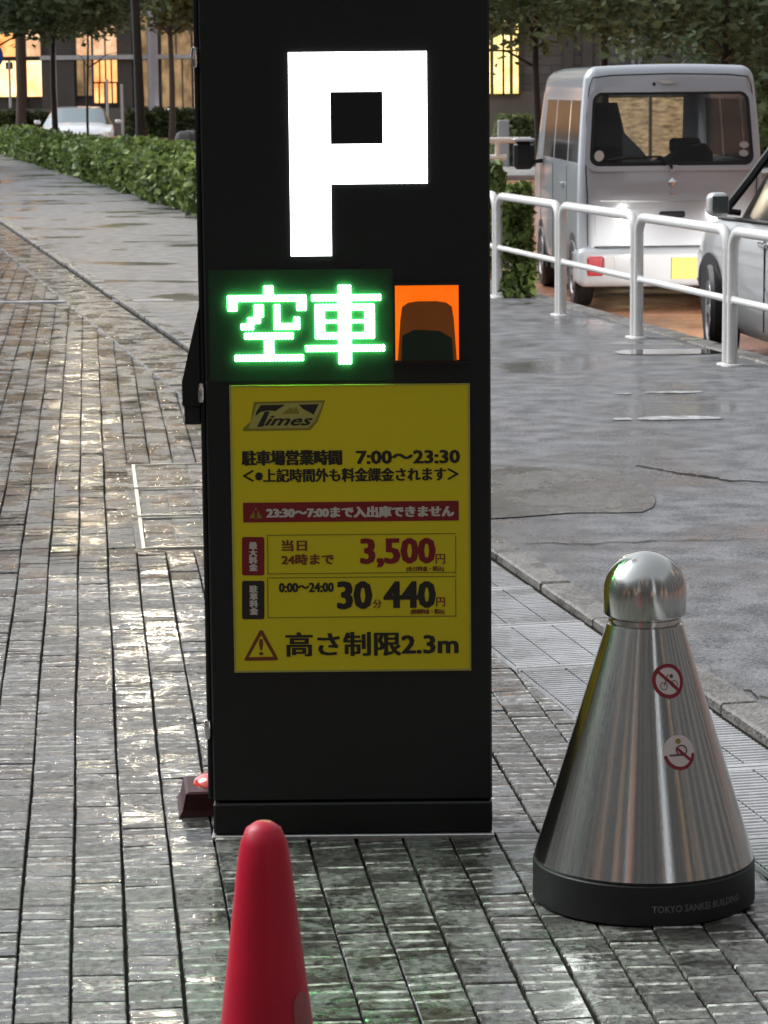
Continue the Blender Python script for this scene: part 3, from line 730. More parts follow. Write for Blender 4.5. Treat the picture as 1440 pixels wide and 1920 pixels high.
# ------------------------------------------------------------------ vehicles
def wheel(parent, loc, r, w_, side=-1, rz=0, spokes=6):
    t = MB(); h = w_/2
    t.lathe([(r*.62, -h*.9), (r*.90, -h), (r*.985, -h*.72), (r, 0), (r*.985, h*.72), (r*.90, h), (r*.62, h*.9)], 36, axis='x')
    o = t.build('wheel', M['rubber'], parent, smooth=True); o.location = loc; o.rotation_euler.z = rz
    q = MB(); x = side*h*.80
    q.lathe([(r*.56, x), (r*.62, x+side*.012), (r*.64, x)], 36, axis='x'); q.lathe([(.001, x+side*.005), (r*.14, x+side*.004), (r*.16, x-side*.02)], 18, axis='x')
    for k in range(spokes):
        t_ = 2*pi*k/spokes; c, s = cos(t_), sin(t_); wd = r*.085
        vs = []
        for rad, wk, dx in ((r*.12, 1.2, 0), (r*.58, .8, .004)):
            for sg in (-1, 1):
                for dd in (0, -.02):
                    vs.append((x+side*(dx+dd), rad*c - sg*wd*wk*s, rad*s + sg*wd*wk*c))
        q.add(vs, [(0, 2, 6, 4), (1, 5, 7, 3), (0, 4, 5, 1), (2, 3, 7, 6)])
    rim = fixn(q.build('rim', M['alloy'], o))
    MB().lathe([(.001, x-side*.04), (r*.6, x-side*.04)], 24, axis='x').build('brake_disc', M['trim'], o)
    return o

def rbox_shell(xs, ys, zs, r, deform, classify):
    """rounded box surface on grid lines; returns {class: MB}"""
    lo = Vector((xs[0], ys[0], zs[0])); hi = Vector((xs[-1], ys[-1], zs[-1])); out = {}
    def pt(p):
        q = Vector([min(max(p[k], lo[k]+r), hi[k]-r) for k in range(3)]); d = Vector(p)-q
        if d.length > 1e-9: p = q + d.normalized()*min(r, d.length if max(abs(d[k]) for k in range(3)) < r-1e-9 else r)
        return deform(Vector(p))
    def face(A, B, mk, flip):
        for i in range(len(A)-1):
            for j in range(len(B)-1):
                c = mk((A[i]+A[i+1])/2, (B[j]+B[j+1])/2); k = classify(Vector(c))
                if k is None: continue
                vs = [pt(mk(A[i], B[j])), pt(mk(A[i+1], B[j])), pt(mk(A[i+1], B[j+1])), pt(mk(A[i], B[j+1]))]
                out.setdefault(k, MB()).add(vs, [(3, 2, 1, 0) if flip else (0, 1, 2, 3)])
    face(xs, zs, lambda a, c: (a, ys[0], c), False); face(xs, zs, lambda a, c: (a, ys[-1], c), True)
    face(ys, zs, lambda a, c: (xs[0], a, c), True); face(ys, zs, lambda a, c: (xs[-1], a, c), False)
    face(xs, ys, lambda a, c: (a, c, zs[0]), True); face(xs, ys, lambda a, c: (a, c, zs[-1]), False)
    return out
def weld(o, d=.0008):
    import bmesh
    bm = bmesh.new(); bm.from_mesh(o.data); bmesh.ops.remove_doubles(bm, verts=bm.verts, dist=d); bm.to_mesh(o.data); bm.free()
    o.data.shade_smooth(); o.data.set_sharp_from_angle(angle=R(50)); return o
def grid(lo, hi, r, marks, n):
    g = {round(lo, 4), round(hi, 4)}
    for f_ in (.12, .3, .55, .8, 1): g |= {round(lo+r*f_, 4), round(hi-r*f_, 4)}
    g |= {round(m_, 4) for m_ in marks}
    for k in range(1, n):
        v_ = lo + (hi-lo)*k/n
        if all(abs(v_-m_) > .05 for m_ in g): g.add(round(v_, 4))
    return sorted(g)

van = thing('parked_van', 'silver white high roofed mini van seen from behind, parked beyond the white railing', 'van', (2.225, 21.65, -.15), R(2.9))
HWv, Lv, Zt = .725, 3.38, 1.875
def vdef(p):
    x, y, z = p
    t = max(0, (z-.92)/.95); x *= 1 - .095*t**1.4; 
    if z < .5: x *= 1 - .05*((.5-z)/.3)**2
    k = max(0, 1-y/1.2); y += .13*t**1.3*k
    if y > 1.6: y -= max(0, z-.95)*.55*((y-1.6)/1.78)**2
    if z > 1.7: z += .02*(1-(x/.66)**2) - .05*max(0, (y-2)/1.4)**2
    z -= .0
    y -= .02*(1-(x/HWv)**2)*(1 if y < .3 else 0)
    return Vector((x, y, z))
def vcls(c):
    if c.y < .01 and abs(c.x) < .64 and 1.12 < c.z < 1.675: return 'rear_glass'
    if c.y > Lv-.01 and abs(c.x) < .60 and 1.08 < c.z < 1.66: return 'windscreen'
    if abs(c.x) > HWv-.01 and 1.14 < c.z < 1.62:
        q_ = 'r' if c.x > 0 else 'l'
        if .14 < c.y < .78: return 'side0'+q_
        if .86 < c.y < 1.78: return 'side1'+q_
        if 1.86 < c.y < 2.7: return 'side2'+q_
    return 'body'
sh = rbox_shell(grid(-HWv, HWv, .10, (-.64, .64, -.6, .6), 8), grid(0, Lv, .10, (.14, .78, .86, 1.78, 1.86, 2.7), 12), grid(.22, Zt, .10, (1.12, 1.675, 1.08, 1.14, 1.62, .5, .84, .92), 12), .10, vdef, vcls)
weld(sh['body'].build('body', M['van'], van))
for k, nm, mm in (('rear_glass', 'rear_window', 'glass'), ('windscreen', 'windscreen', 'glass'), ) + tuple(('side%d%s' % (k_, q_), 'side_window', 'dglass') for k_ in range(3) for q_ in 'lr'):
    weld(sh[k].build(nm, M[mm], van))
rg = [o for o in van.children if o.name.startswith('rear_window')][0]
def rr2(x0, x1, z0, z1, r_, n=6):
    pts = []
    for cx, cz, a0 in ((x1-r_, z1-r_, 0), (x0+r_, z1-r_, 90), (x0+r_, z0+r_, 180), (x1-r_, z0+r_, 270)):
        for k in range(n+1): a = R(a0 + 90*k/n); pts.append((cx + r_*cos(a), cz + r_*sin(a)))
    return pts
def back(x, z, off):                                # point on the van's rear skin, off metres proud
    p = vdef(Vector((x, 0, z))); return (p.x, p.y-off, p.z)
def rear_ring(o_, i_, off, name, m, parent, dpth=0):
    n = len(o_); vs = [back(x, z, off) for x, z in o_] + [back(x, z, off) for x, z in i_] + [back(x, z, dpth) for x, z in i_] + [back(x, z, -.004) for x, z in o_]
    fs = [(k, (k+1) % n, (k+1) % n + n, k+n) for k in range(n)] + [(k+n, (k+1) % n + n, (k+1) % n + 2*n, k+2*n) for k in range(n)] + [(k+3*n, (k+1) % n+3*n, (k+1) % n, k) for k in range(n)]
    o = MB().add(vs, fs).build(name, m, parent, smooth=True); return fixn(o)
rear_ring(rr2(-.690, .690, 1.075, 1.715, .10), rr2(-.650, .650, 1.115, 1.680, .075), .020, 'window_surround', M['van'], van)
rear_ring(rr2(-.652, .652, 1.113, 1.682, .075), rr2(-.622, .622, 1.143, 1.660, .06), .012, 'rubber_seal', M['trim'], van)
# hatch seams, crease, garnish
def strip(pts, w_, off, name, m, parent):
    vs = []; fs = []
    for i, (x, z) in enumerate(pts):
        a = Vector(pts[max(0, i-1)]); c = Vector(pts[min(len(pts)-1, i+1)]); d = (c-a).normalized(); o = Vector((-d.y, d.x))*w_/2
        vs += [back(x-o.x, z-o.y, off), back(x+o.x, z+o.y, off)]
        if i: fs.append((2*i-2, 2*i, 2*i+1, 2*i-1))
    return MB().add(vs, fs).build(name, m, parent)
sm = [(-.655, .50), (-.66, .9), (-.676, 1.1), (-.688, 1.5), (-.682, 1.72), (-.66, 1.79), (-.5, 1.80), (0, 1.80), (.5, 1.80), (.66, 1.79), (.682, 1.72), (.688, 1.5), (.676, 1.1), (.66, .9), (.655, .50)]
strip(sm, .009, .003, 'hatch_seam', M['trim'], van)
strip([(-.56, .850), (-.3, .842), (0, .838), (.3, .842), (.56, .850)], .012, .003, 'hatch_crease', M['alloy'], van)
b = MB()
for k in range(9):
    x = -.63 + 1.26*k/8; zt = .80
pl_o = rr2(-.60, .60, .56, .80, .06); rear_ring(pl_o, rr2(-.585, .585, .575, .785, .05), .012, 'plate_recess_rim', M['van'], van)
mb = MB(); mb.box(-.10, .10, -.045, 0, .715, .765, .012); mb.build('hatch_handle', M['trim'], van)
mb = MB(); mb.add([back(0, .955, .01), back(.035, .99, .01), back(0, 1.025, .01), back(-.035, .99, .01), back(0, .99, .022)], [(0, 1, 4), (1, 2, 4), (2, 3, 4), (3, 0, 4)]); mb.build('emblem', M['chrome'], van)
mb = MB(); mb.lathe([(.001, -.026), (.014, -.024), (.018, -.01), (.018, 0)], 14, (0, 0, .905), 'y'); mb.build('lock_button', M['chrome'], van, smooth=True)
# high-mounted brake lamp
o_ = [(.082*cos(2*pi*k/20)-.03, .022*sin(2*pi*k/20)+1.745) for k in range(20)]; i_ = [(.062*cos(2*pi*k/20)-.03, .013*sin(2*pi*k/20)+1.745) for k in range(20)]
rear_ring(o_, i_, .016, 'brake_lamp_rim', M['silver'], van)
MB().add([back(x, z, .009) for x, z in i_], [tuple(range(20))]).build('brake_lamp', M['clearlamp'], van)
mb = MB(); p = back(-.14, 1.722, 0); mb.sphere(p, .014, 6); mb.build('washer_nozzle', M['trim'], van, smooth=True)
# wiper
wp = MB(); wp.tube([back(.0, 1.085, .03), back(-.02, 1.13, .045), back(-.10, 1.185, .035)], .012, 6); wo = wp.build('wiper_arm', M['trim'], van)
wp = MB(); wp.tube([back(-.50, 1.165, .025), back(-.35, 1.185, .028), back(-.10, 1.185, .03), back(.0, 1.15, .03)], .010, 6); wp.build('wiper_blade', M['rubber'], wo)
mb = MB(); mb.lathe([(.001, -.05), (.018, -.045), (.022, 0)], 12, (0, 0, 1.085), 'y'); mb.build('wiper_cap', M['bumper'], wo, smooth=True)
# bumper, lamps, plate
bs = rbox_shell(grid(-.735, .735, .055, (), 8), grid(-.085, .30, .055, (), 3), grid(.185, .485, .055, (), 3), .055, lambda p: Vector((p.x, p.y-.03*(1-(p.x/.73)**2)+.02, p.z)), lambda c: 'b')
bump = weld(bs['b'].build('rear_bumper', M['bumper'], van))
for sg in (-1, 1):
    a, c = (sg*.665, sg*.545) if sg < 0 else (.545, .665)
    tl = MB().box(min(a, c), max(a, c), -.100, -.05, .275, .425, .008).build('tail_lamp', M['taillight'], van)
    a, c = (-.540, -.455) if sg < 0 else (.455, .540)
    MB().box(a, c, -.104, -.06, .290, .425, .008).build('reversing_lamp', M['clearlamp'], tl)
MB().box(-.115+.1, .215+.1, -.115, -.09, .245, .41, .004).build('number_plate', M['plate'], van)
MB().box(-.60, .60, -.04, .3, .487, .50).build('bumper_gap', M['trim'], van)
MB().box(-.68, .68, .02, 3.2, .19, .24).build('underbody', M['trim'], van)
for sg in (-1, 1):
    for y in (.42, 2.75): wheel(van, (sg*.655, y, .27), .27, .15, sg)
    for y in (.42, 2.75):
        pts = [(y+.33*cos(t), .25+.34*sin(t)) for t in [pi*k/14 for k in range(15)]] + [(y-.33, .19), (y+.33, .19)]
        MB().add([(sg*(HWv+.002)*(1 - .03*max(0, (.5-z)/.3)), yy, z) for yy, z in pts], [tuple(range(len(pts)))]).build('wheel_arch', M['trim'], van)
# seams on the flanks, handles, mirror
for sg in (-1, 1):
    for y in (.82, 1.82, 2.76): MB().box(min(sg*HWv, sg*(HWv+.003)), max(sg*HWv, sg*(HWv+.003)), y-.005, y+.005, .3, 1.1).build('door_seam', M['trim'], van)
    MB().box(min(sg*.722, sg*.75), max(sg*.722, sg*.75), 1.0, 1.16, .93, .965, .006).build('door_handle', M['van'], van)
    mm_ = MB().box(min(sg*.80, sg*.97), max(sg*.80, sg*.97), 2.62, 2.76, 1.02, 1.26, .03).build('door_mirror', M['trim'], van)
    MB().box(min(sg*.79, sg*.98), max(sg*.79, sg*.98), 2.60, 2.77, 1.262, 1.29, .012).build('mirror_cap', M['bumper'], mm_)
    MB().tube([(sg*.68, 2.72, 1.10), (sg*.82, 2.70, 1.08)], .02, 6).build('mirror_arm', M['trim'], mm_)
an = MB(); an.tube([(.32, 1.7, 1.87), (.33, 1.62, 2.06)], .006, 6); an.build('aerial', M['trim'], van)
# interior that shows through the rear glass
for x, w_ in ((-.36, .26), (.34, .25)):
    s_ = rbox_shell(grid(x-w_, x+w_, .06, (), 3), grid(1.55, 1.72, .06, (), 2), grid(.6, 1.14, .06, (), 3), .06, lambda p: Vector((p.x, p.y-.1*(p.z-.6), p.z)), lambda c: 'b')
    se = weld(s_['b'].build('seat', M['interior'], van))
    hd = rbox_shell(grid(x-.13, x+.13, .04, (), 2), grid(1.46, 1.56, .04, (), 2), grid(1.17, 1.30, .04, (), 2), .04, lambda p: p, lambda c: 'b')
    weld(hd['b'].build('headrest', M['interior'], se))
MB().box(-.6, .6, 1.0, 1.2, .6, 1.10, .03).build('rear_bench', M['interior'], van)
MB().box(-.66, .66, 2.7, 3.05, .7, 1.08, .03).build('dashboard', M['interior'], van)
MB().box(-.5, .5, 1.2, 2.7, 1.79, 1.80).build('headlining', M['interior'], van)
# cargo and curtain dark at the left of the window, stickers on the glass
cg = MB(); cg.prism([(-.60, .7), (-.60, 1.60), (-.36, 1.60), (-.30, 1.36), (-.16, 1.22), (-.08, 1.12), (-.02, .7)], .5, .62); fixn(cg.build('cargo_curtain', M['interior'], van))
cg = MB(); cg.prism([(.02, .7), (.06, 1.15), (.2, 1.24), (.36, 1.27), (.42, 1.2), (.44, .7)], .6, .9); fixn(cg.build('cargo', M['interior'], van))
for (x, z, c_) in ((-.575, 1.195, 'whiteink'), (.580, 1.27, 'pipe'), (.572, 1.205, 'pipe')):
    MB().add([back(x+.038*cos(2*pi*k/16), z+(.042 if x < 0 else .026)*sin(2*pi*k/16), .008) for k in range(16)], [tuple(range(16))]).build('window_sticker', M[c_], van)

def loft_car(t, st, ring, paint, glass, cabin, screens):
    """st: stations (y, zb, zbelt, ztop, wsill, wbelt, wtop); cabin/screens name the station spans with glass"""
    rows = []
    for (y, zb, zbelt, zt, ws, wb, wt) in st:
        zm = zb + (zbelt-zb)*.5
        h = [(0, zb), (ws*.92, zb), (ws, zb+.09), (wb, zm), (wb*.995, zbelt-.10), (wb-.035, zbelt), (wt+.01, max(zbelt+.01, zt-.09)), (wt-.07, max(zbelt+.02, zt-.015)), (wt*.5, max(zbelt+.03, zt)), (0, max(zbelt+.035, zt+.008))]
        rows.append([(x, y, z) for x, z in h] + [(-x, y, z) for x, z in h[-2:0:-1]])
    n = len(rows[0]); out = {}
    for i in range(len(rows)-1):
        for k in range(n):
            kk = k if k < 9 else n-1-k            # mirrored index of the strip
            c = 'body'
            if kk == 5 and i in cabin: c = 'side%d%s' % (cabin[i], 'r' if k < 9 else 'l')
            if kk in (6, 7, 8) and i in screens: c = screens[i]
            k2 = (k+1) % n
            out.setdefault(c, MB()).add([rows[i][k], rows[i][k2], rows[i+1][k2], rows[i+1][k]], [(3, 2, 1, 0)])
    out['body'].add(rows[0], [tuple(range(n))]); out['body'].add(rows[-1], [tuple(range(n-1, -1, -1))])
    for c, mb in out.items():
        o = mb.build('body' if c == 'body' else ('side_window' if c.startswith('side') else c), paint if c == 'body' else glass, t); fixn(weld(o))
    return out
ST = [(-2.02, .35, .60, .62, .60, .66, .55), (-1.95, .24, .80, .90, .74, .78, .62), (-1.80, .20, .92, 1.18, .78, .83, .62), (-1.35, .19, .93, 1.40, .80, .85, .60), (-.95, .19, .925, 1.46, .80, .855, .60),
      (-.15, .19, .915, 1.49, .80, .855, .60), (.55, .19, .90, 1.44, .80, .855, .60), (1.25, .19, .89, .97, .80, .85, .66), (1.55, .20, .84, .90, .80, .845, .62), (1.85, .22, .74, .79, .76, .81, .58), (2.04, .26, .62, .64, .66, .70, .5), (2.10, .34, .52, .54, .55, .60, .42)]
CAB = {2: 0, 3: 0, 4: 1, 5: 2, 6: 2}; SCR = {2: 'rear_screen', 6: 'windscreen'}
car = thing('silver_hatchback', 'silver hatchback parked behind the mini van with its head lamps on', 'car', (3.08, 16.45, -.15), R(7.5))
loft_car(car, ST, None, M['silver'], M['dglass'], CAB, SCR)
for sg in (-1, 1):
    for y in (-1.32, 1.33): wheel(car, (sg*.775, y, .31), .31, .19, sg, R(-9) if y > 0 else 0, 5)
    for y in (-1.32, 1.33):
        pts = [(y+.37*cos(t), .31+.37*sin(t)) for t in [pi*k/16 for k in range(17)]] + [(y-.37, .18), (y+.37, .18)]
        MB().add([(sg*((.80 + .055*min(1, max(0, (z-.28)/.27)))+.004), yy, z) for yy, z in pts], [tuple(range(len(pts)))]).build('wheel_arch', M['trim'], car)
    m_ = rbox_shell(grid(min(sg*.88, sg*1.01), max(sg*.88, sg*1.01), .045, (), 2), grid(.72, .86, .045, (), 2), grid(.93, 1.08, .045, (), 2), .045, lambda p: p, lambda c: 'b')
    mo = weld(m_['b'].build('door_mirror', M['silver'], car)); MB().tube([(sg*.80, .80, .95), (sg*.93, .79, .97)], .022, 6).build('mirror_arm', M['trim'], mo)
    MB().box(min(sg*.895, sg*.995), max(sg*.895, sg*.995), .714, .7195, .95, 1.06, .002).build('mirror_glass', M['chrome'], mo)
    MB().tube([(sg*.80, 1.22, .93), (sg*.70, .93, 1.16), (sg*.625, .60, 1.385)], .028, 6).build('windscreen_pillar_trim', M['trim'], car)
    MB().tube([(sg*.825, 1.22, .905), (sg*.835, .2, .925), (sg*.835, -1.3, .94)], .012, 6).build('belt_trim', M['trim'], car)
    MB().box(min(sg*.855, sg*.875), max(sg*.855, sg*.875), -.05, .12, .78, .81, .006).build('door_handle', M['chrome'], car)
    for y in (.98, .02): MB().box(min(sg*.853, sg*.860), max(sg*.853, sg*.860), y-.005, y+.005, .28, .86).build('door_seam', M['trim'], car)
    hl = MB().box(min(sg*.46, sg*.66), max(sg*.46, sg*.66), 1.94, 2.03, .56, .66, .03).build('head_lamp', M['headlamp'], car)
    sp = bpy.data.lights.new('head_lamp_beam', 'SPOT'); sp.energy = 120; sp.spot_size = R(52); sp.spot_blend = .6; sp.color = (1, .97, .92); sp.shadow_soft_size = .05
    so_ = bpy.data.objects.new('head_lamp_beam', sp); C.objects.link(so_); so_.parent = car; so_.location = (sg*.56, 2.13, .61); so_.rotation_euler = (R(70), 0, 0)
# white car far up the road, facing us
wc = thing('distant_white_car', 'white car far up the road beyond the hedge, facing the camera', 'car', (-8.75, 80, -.15), R(180+6))
wc.scale = (1.12, 1, .88)
ST2 = [(y, zb, zbelt, zt-.02 if zt > 1 else zt, ws*1.06, wb*1.06, wt*1.06) for (y, zb, zbelt, zt, ws, wb, wt) in ST]
loft_car(wc, ST2, None, M['whitecar'], M['wglass'], CAB, SCR)
MB().box(-.62, .62, 1.97, 2.09, .50, .60, .02).build('grille', M['trim'], wc); MB().box(-.7, .7, 1.95, 2.10, .22, .36, .02).build('lower_grille', M['pipe'], wc)
for sg in (-1, 1):
    MB().box(min(sg*.56, sg*.83), max(sg*.56, sg*.83), 1.84, 1.98, .56, .70, .03).build('head_lamp', M['clearlamp'], wc)
    for y in (-1.3, 1.33): wheel(wc, (sg*.80, y, .31), .31, .19, sg)
    MB().box(min(sg*.93, sg*1.10), max(sg*.93, sg*1.10), .72, .84, .93, 1.05, .03).build('door_mirror', M['whitecar'], wc)
MB().box(-.66, .66, 1.20, 1.24, .925, .965).build('wiper_cowl', M['trim'], wc)

# ------------------------------------------------------------------ white tubular railing
RB = 2.865
def rail_label(i): return ('railing bay nearest the camera at the right edge, in front of the silver hatchback', 'white railing bay in front of the van plate and front wheel of the silver hatchback',
                           'white railing bay in front of the van tail lamp', 'white railing bay over the green shrub at the left of the van', 'far railing bay next to the black sign pillar')[i]
def post_a(k): return 6.05 + .0 + 1.84*k
proto = None
for i in range(5):
    a0 = post_a(i-1); x, y, z = K(a0, RB)
    if proto is None:
        t = thing('guard_railing', rail_label(i), 'railing', (x, y, 0), KA, 'bays of the white railing')
        Ls = 1.84; r_ = .031; h = .765; mb = MB(); cr = .12
        pts = [(0, .042, -.02), (0, .042, h-cr)] + [(0, .042+cr-cr*cos(u), h-cr+cr*sin(u)) for u in [R(15*k) for k in range(1, 7)]] + [(0, Ls-.042-cr+cr*sin(u), h-cr+cr*cos(u)) for u in [R(15*k) for k in range(0, 7)]] + [(0, Ls-.042, -.02)]
        mb.tube(pts, r_, 12); mb.build('rail_frame', M['whitepaint'], t, smooth=True)
        MB().tube([(0, .05, .375), (0, Ls-.05, .375)], .021, 10).build('mid_rail', M['whitepaint'], t, smooth=True)
        for yy in (.042, Ls-.042):
            MB().lathe([(.062, .0), (.058, .010), (.040, .014)], 16, (0, yy, 0)).build('foot_plate', M['whitepaint'], t, smooth=True)
            MB().box(-.018, .018, yy-.05, yy+.05, .35, .40, .008).build('rail_clamp', M['whitepaint'], t)
        proto = t
    else:
        t = copy_tree(proto); t.location = (x, y, 0); t['label'] = rail_label(i)

# ------------------------------------------------------------------ hedges, shrubs, trees
def hedge(name, label, A, B_, wd, h, n, m, leaf, parent_rot=0, cat='hedge', group=None, seed=1, clump=.55, base=0, under=.06):
    """straight clipped hedge from A to B, leafy skin over a twiggy core"""
    A = Vector(A); B_ = Vector(B_); L = (B_-A).length; d = (B_-A).normalized(); ang = math.atan2(-d.x, d.y)
    t = thing(name, label, cat, (A.x, A.y, base), ang, group)
    rg_ = np.random.default_rng(seed)
    u = rg_.uniform(0, L, n); face = rg_.choice(3, n, p=[.4, .32, .28]); P = np.zeros((n, 3)); s = rg_.uniform(-1, 1, n)
    dep = np.abs(rg_.normal(0, .06, n)); vz = rg_.uniform(under, 1, n)
    lump = .10*np.sin(u*2*pi/clump + 2*vz) + .07*np.sin(u*2*pi/(clump*.37)+3*s) + .05*np.sin(u*1.3)
    P[:, 1] = u
    w2 = wd/2
    P[:, 0] = np.where(face == 0, s*w2, np.where(face == 1, -w2 + dep - lump*.8 + .12*(1-vz)**2, w2 - dep + lump*.8))
    P[:, 2] = np.where(face == 0, h + lump*.9 - dep - .1*s**4*h, vz*h + 0*u)
    ends = rg_.random(n) < .04; P[ends, 1] = np.where(rg_.random(ends.sum()) < .5, 0, L); P[ends, 0] = s[ends]*w2; P[ends, 2] = vz[ends]*h
    P += rg_.normal(0, .02, P.shape)
    link('foliage', soup('foliage', leaves(rg_, P, leaf, .2), m), t)
    MB().box(-w2*.72, w2*.72, .1, L-.1, .03, h*.86).build('hedge_core', M['hedgecore'], t)
    st_ = MB(); k = 0
    while k*.8 < L:
        yy = k*.8 + .2; st_.tube([(-w2*.5, yy, -.02), (-w2*.45, yy+.03, h*.5)], .016, 5); st_.tube([(w2*.4, yy+.2, -.02), (w2*.4, yy+.2, h*.5)], .016, 5); k += 1
    st_.build('stems', M['bark'], t); return t
hedge('street_hedge', 'nearer clipped green hedge between footway and road, beside the black sign', K(24.5, 2.86), K(38.3, 2.86), .80, .67, 26000, M['hedge'], .075, seed=2, clump=.8)
hedge('street_hedge', 'farther clipped green hedge between footway and road at the left edge', K(38.9, 2.86), K(64, 2.86), .80, .57, 22000, M['hedge'], .09, seed=3, clump=.9)
hedge('far_hedge', 'dark hedge across the junction, left of the white car', (-15.6, 104, 0), (-10.9, 104.5, 0), 1.0, .95, 6000, M['hedgef'], .12, seed=4, base=-.17)
hedge('far_hedge', 'dark hedge across the junction, right of the white car', (-9.6, 104.5, 0), (-5.5, 105, 0), 1.0, .95, 6000, M['hedgef'], .12, seed=5, base=-.17)
def shrub(label, loc, r, h, n, m, leaf, seed, cat='shrub'):
    t = thing('shrub', label, cat, loc); rg_ = np.random.default_rng(seed)
    th = rg_.uniform(0, 2*pi, n); z = rg_.random(n)**.8; rad = r*np.sqrt(np.clip(1-(z*.95-.15)**2, 0, 1))*(1-np.abs(rg_.normal(0, .22, n)))
    rad *= 1 + .25*np.sin(th*3+seed) + .2*np.sin(z*9+th*2)
    P = np.stack([rad*np.cos(th), rad*np.sin(th), .05+z*h], 1)
    link('foliage', soup('foliage', leaves(rg_, P, leaf), m), t)
    st_ = MB()
    for k in range(7): a = 2*pi*k/7; st_.tube([(.03*cos(a), .03*sin(a), -.16 if loc[2] < 0 else -.02), (r*.4*cos(a), r*.4*sin(a), h*.7)], .012, 5)
    st_.build('stems', M['bark'], t); return t
shrub('leafy green shrub behind the railing between the black sign and the van', (1.02, 21.1, -.15), .11, .95, 1100, M['hedge'], .055, 11)
shrub('bushy green shrub behind the farthest railing bay', (.96, 25.5, -.15), .17, 1.0, 900, M['hedge'], .06, 12)
x, y, z = K(4.35, 3.02); shrub('green shrub at the right edge in front of the silver hatchback', (x+.30, y, 0), .24, .72, 1400, M['hedge'], .06, 13)
shrub('yellow green shrub under the lit yellow windows', (2.75, 58.9, -.17), .55, 1.1, 1200, M['leafp'], .13, 14)
shrub('pale green shrub at the right edge behind the van roof', (8.3, 56, -.17), 1.0, 2.4, 2500, M['leafp'], .2, 15)

def crown_mesh(seed, n, rad, hh, m, leaf, droop=.35, clumps=60):
    rg_ = np.random.default_rng(seed)
    c = rg_.normal(size=(clumps, 3)); c /= np.linalg.norm(c, axis=1)[:, None]; c *= rg_.uniform(.35, 1, (clumps, 1))**.6
    c *= np.array([rad, rad, hh]); 
    k = rg_.integers(0, clumps, n); P = c[k] + rg_.normal(size=(n, 3))*np.array([.34, .34, .16])*(rad/2)
    P[:, 2] -= droop*(np.hypot(P[:, 0], P[:, 1])/rad)**2
    return soup('crown', leaves(rg_, P, leaf, .55, 2.0), m)
CR = [crown_mesh(i, 6500, 2.3, 1.7, M['leaf'], .115) for i in (21, 22, 23)]
CRP = crown_mesh(24, 7000, 2.3, 1.9, M['leafp'], .14)
def tree(label, x, y, r, crown, zc, sc=1, bark='bark', lean=0, base=-.17, seed=0, group='street trees', low=True, rz=None, limb=True):
    t = thing('street_tree', label, 'tree', (x, y, base), 0, group); rr_ = random.Random(seed+int(x*10))
    pts = []; rs = []; H_ = zc + .8*sc
    for k in range(9):
        f_ = k/8; pts.append((lean*f_*f_ + .03*sin(f_*7+seed), .03*cos(f_*5+seed), -.03 + f_*H_)); rs.append(r*(1.25 if k == 0 else 1.0-.55*f_))
    mb = MB(); mb.tube(pts, rs, 10); mb.build('trunk', M[bark], t, smooth=True)
    if limb:
        lb = MB()
        for k in range(9):
            a = rr_.uniform(0, 2*pi); f_ = rr_.uniform(.5, .95); p = Vector(pts[int(f_*8)]); ln = rr_.uniform(.9, 1.7)*sc
            q_ = [p, p + Vector((cos(a)*ln*.5, sin(a)*ln*.5, ln*.28)), p + Vector((cos(a)*ln, sin(a)*ln, ln*.35)), p + Vector((cos(a)*ln*1.35, sin(a)*ln*1.35, ln*.25))]
            lb.tube(q_, [r*.38, r*.26, r*.16, r*.06], 6, cap=False)
        lb.build('limbs', M[bark], t, smooth=True)
    if crown:
        c = link('crown', crown, t, loc=(lean*.8, 0, zc)); c.scale = (sc, sc, sc); c.rotation_euler.z = rr_.uniform(0, 6.28) if rz is None else rz
    return t
def XY(px, d): return ((px-720)/5145*d, d)
for lab, px, d, r, cr_, zc, sc, bk, sd in (
    ('thickest black trunked tree just left of the sign pillar, behind the near hedge', 269, 50, .098, None, 8.2, 1.0, 'bark', 1),
    ('black trunked tree in front of the left end of the distant white car', 116, 62, .078, CR[1], 4.35, .85, 'bark', 2),
    ('slender dark tree in front of the middle of the distant white car', 177, 64, .034, CR[2], 4.1, .62, 'bark', 3),
    ('dark trunked tree at the left edge of the photo', 7, 60, .065, CR[0], 4.7, .9, 'bark', 4),
    ('brown trunked tree far back in front of the yellow lit window', 54, 103, .20, CR[2], 7.6, 1.5, 'barkb', 5),
    ('pale leaved tree far back in front of the glazed brown wall', 330, 100, .12, CRP, 6.4, 1.2, 'barkb', 6),
    ('dark tree to the left of the van with drooping foliage', 1001, 42, .068, CR[0], 3.55, .72, 'bark', 7),
    ('dark tree rising behind the middle of the van roof', 1125, 50, .085, CR[1], 5.9, 1.0, 'bark', 8),
    ('dense dark tree behind the right end of the van roof', 1345, 50, .10, CR[2], 3.75, .95, 'bark', 9),
    ('dark crowned tree at the right edge, farther than the other right hand trees', 1470, 56, .11, CR[0], 3.3, 1.0, 'bark', 10),
    ('dark crowned tree mostly hidden behind the sign pillar', 890, 48, .08, CR[1], 4.3, .8, 'bark', 11)):
    x, y = XY(px, d); tree(lab, x, y, r, cr_, zc, sc, bk, seed=sd, limb=cr_ is not None)

# ------------------------------------------------------------------ buildings
def bx(name, X0, X1, Z0, Z1, y0, y1, m, parent, label=None):
    return MB().box(X0, X1, y0, y1, Z0, Z1).build(name, M[m], parent, label=label)
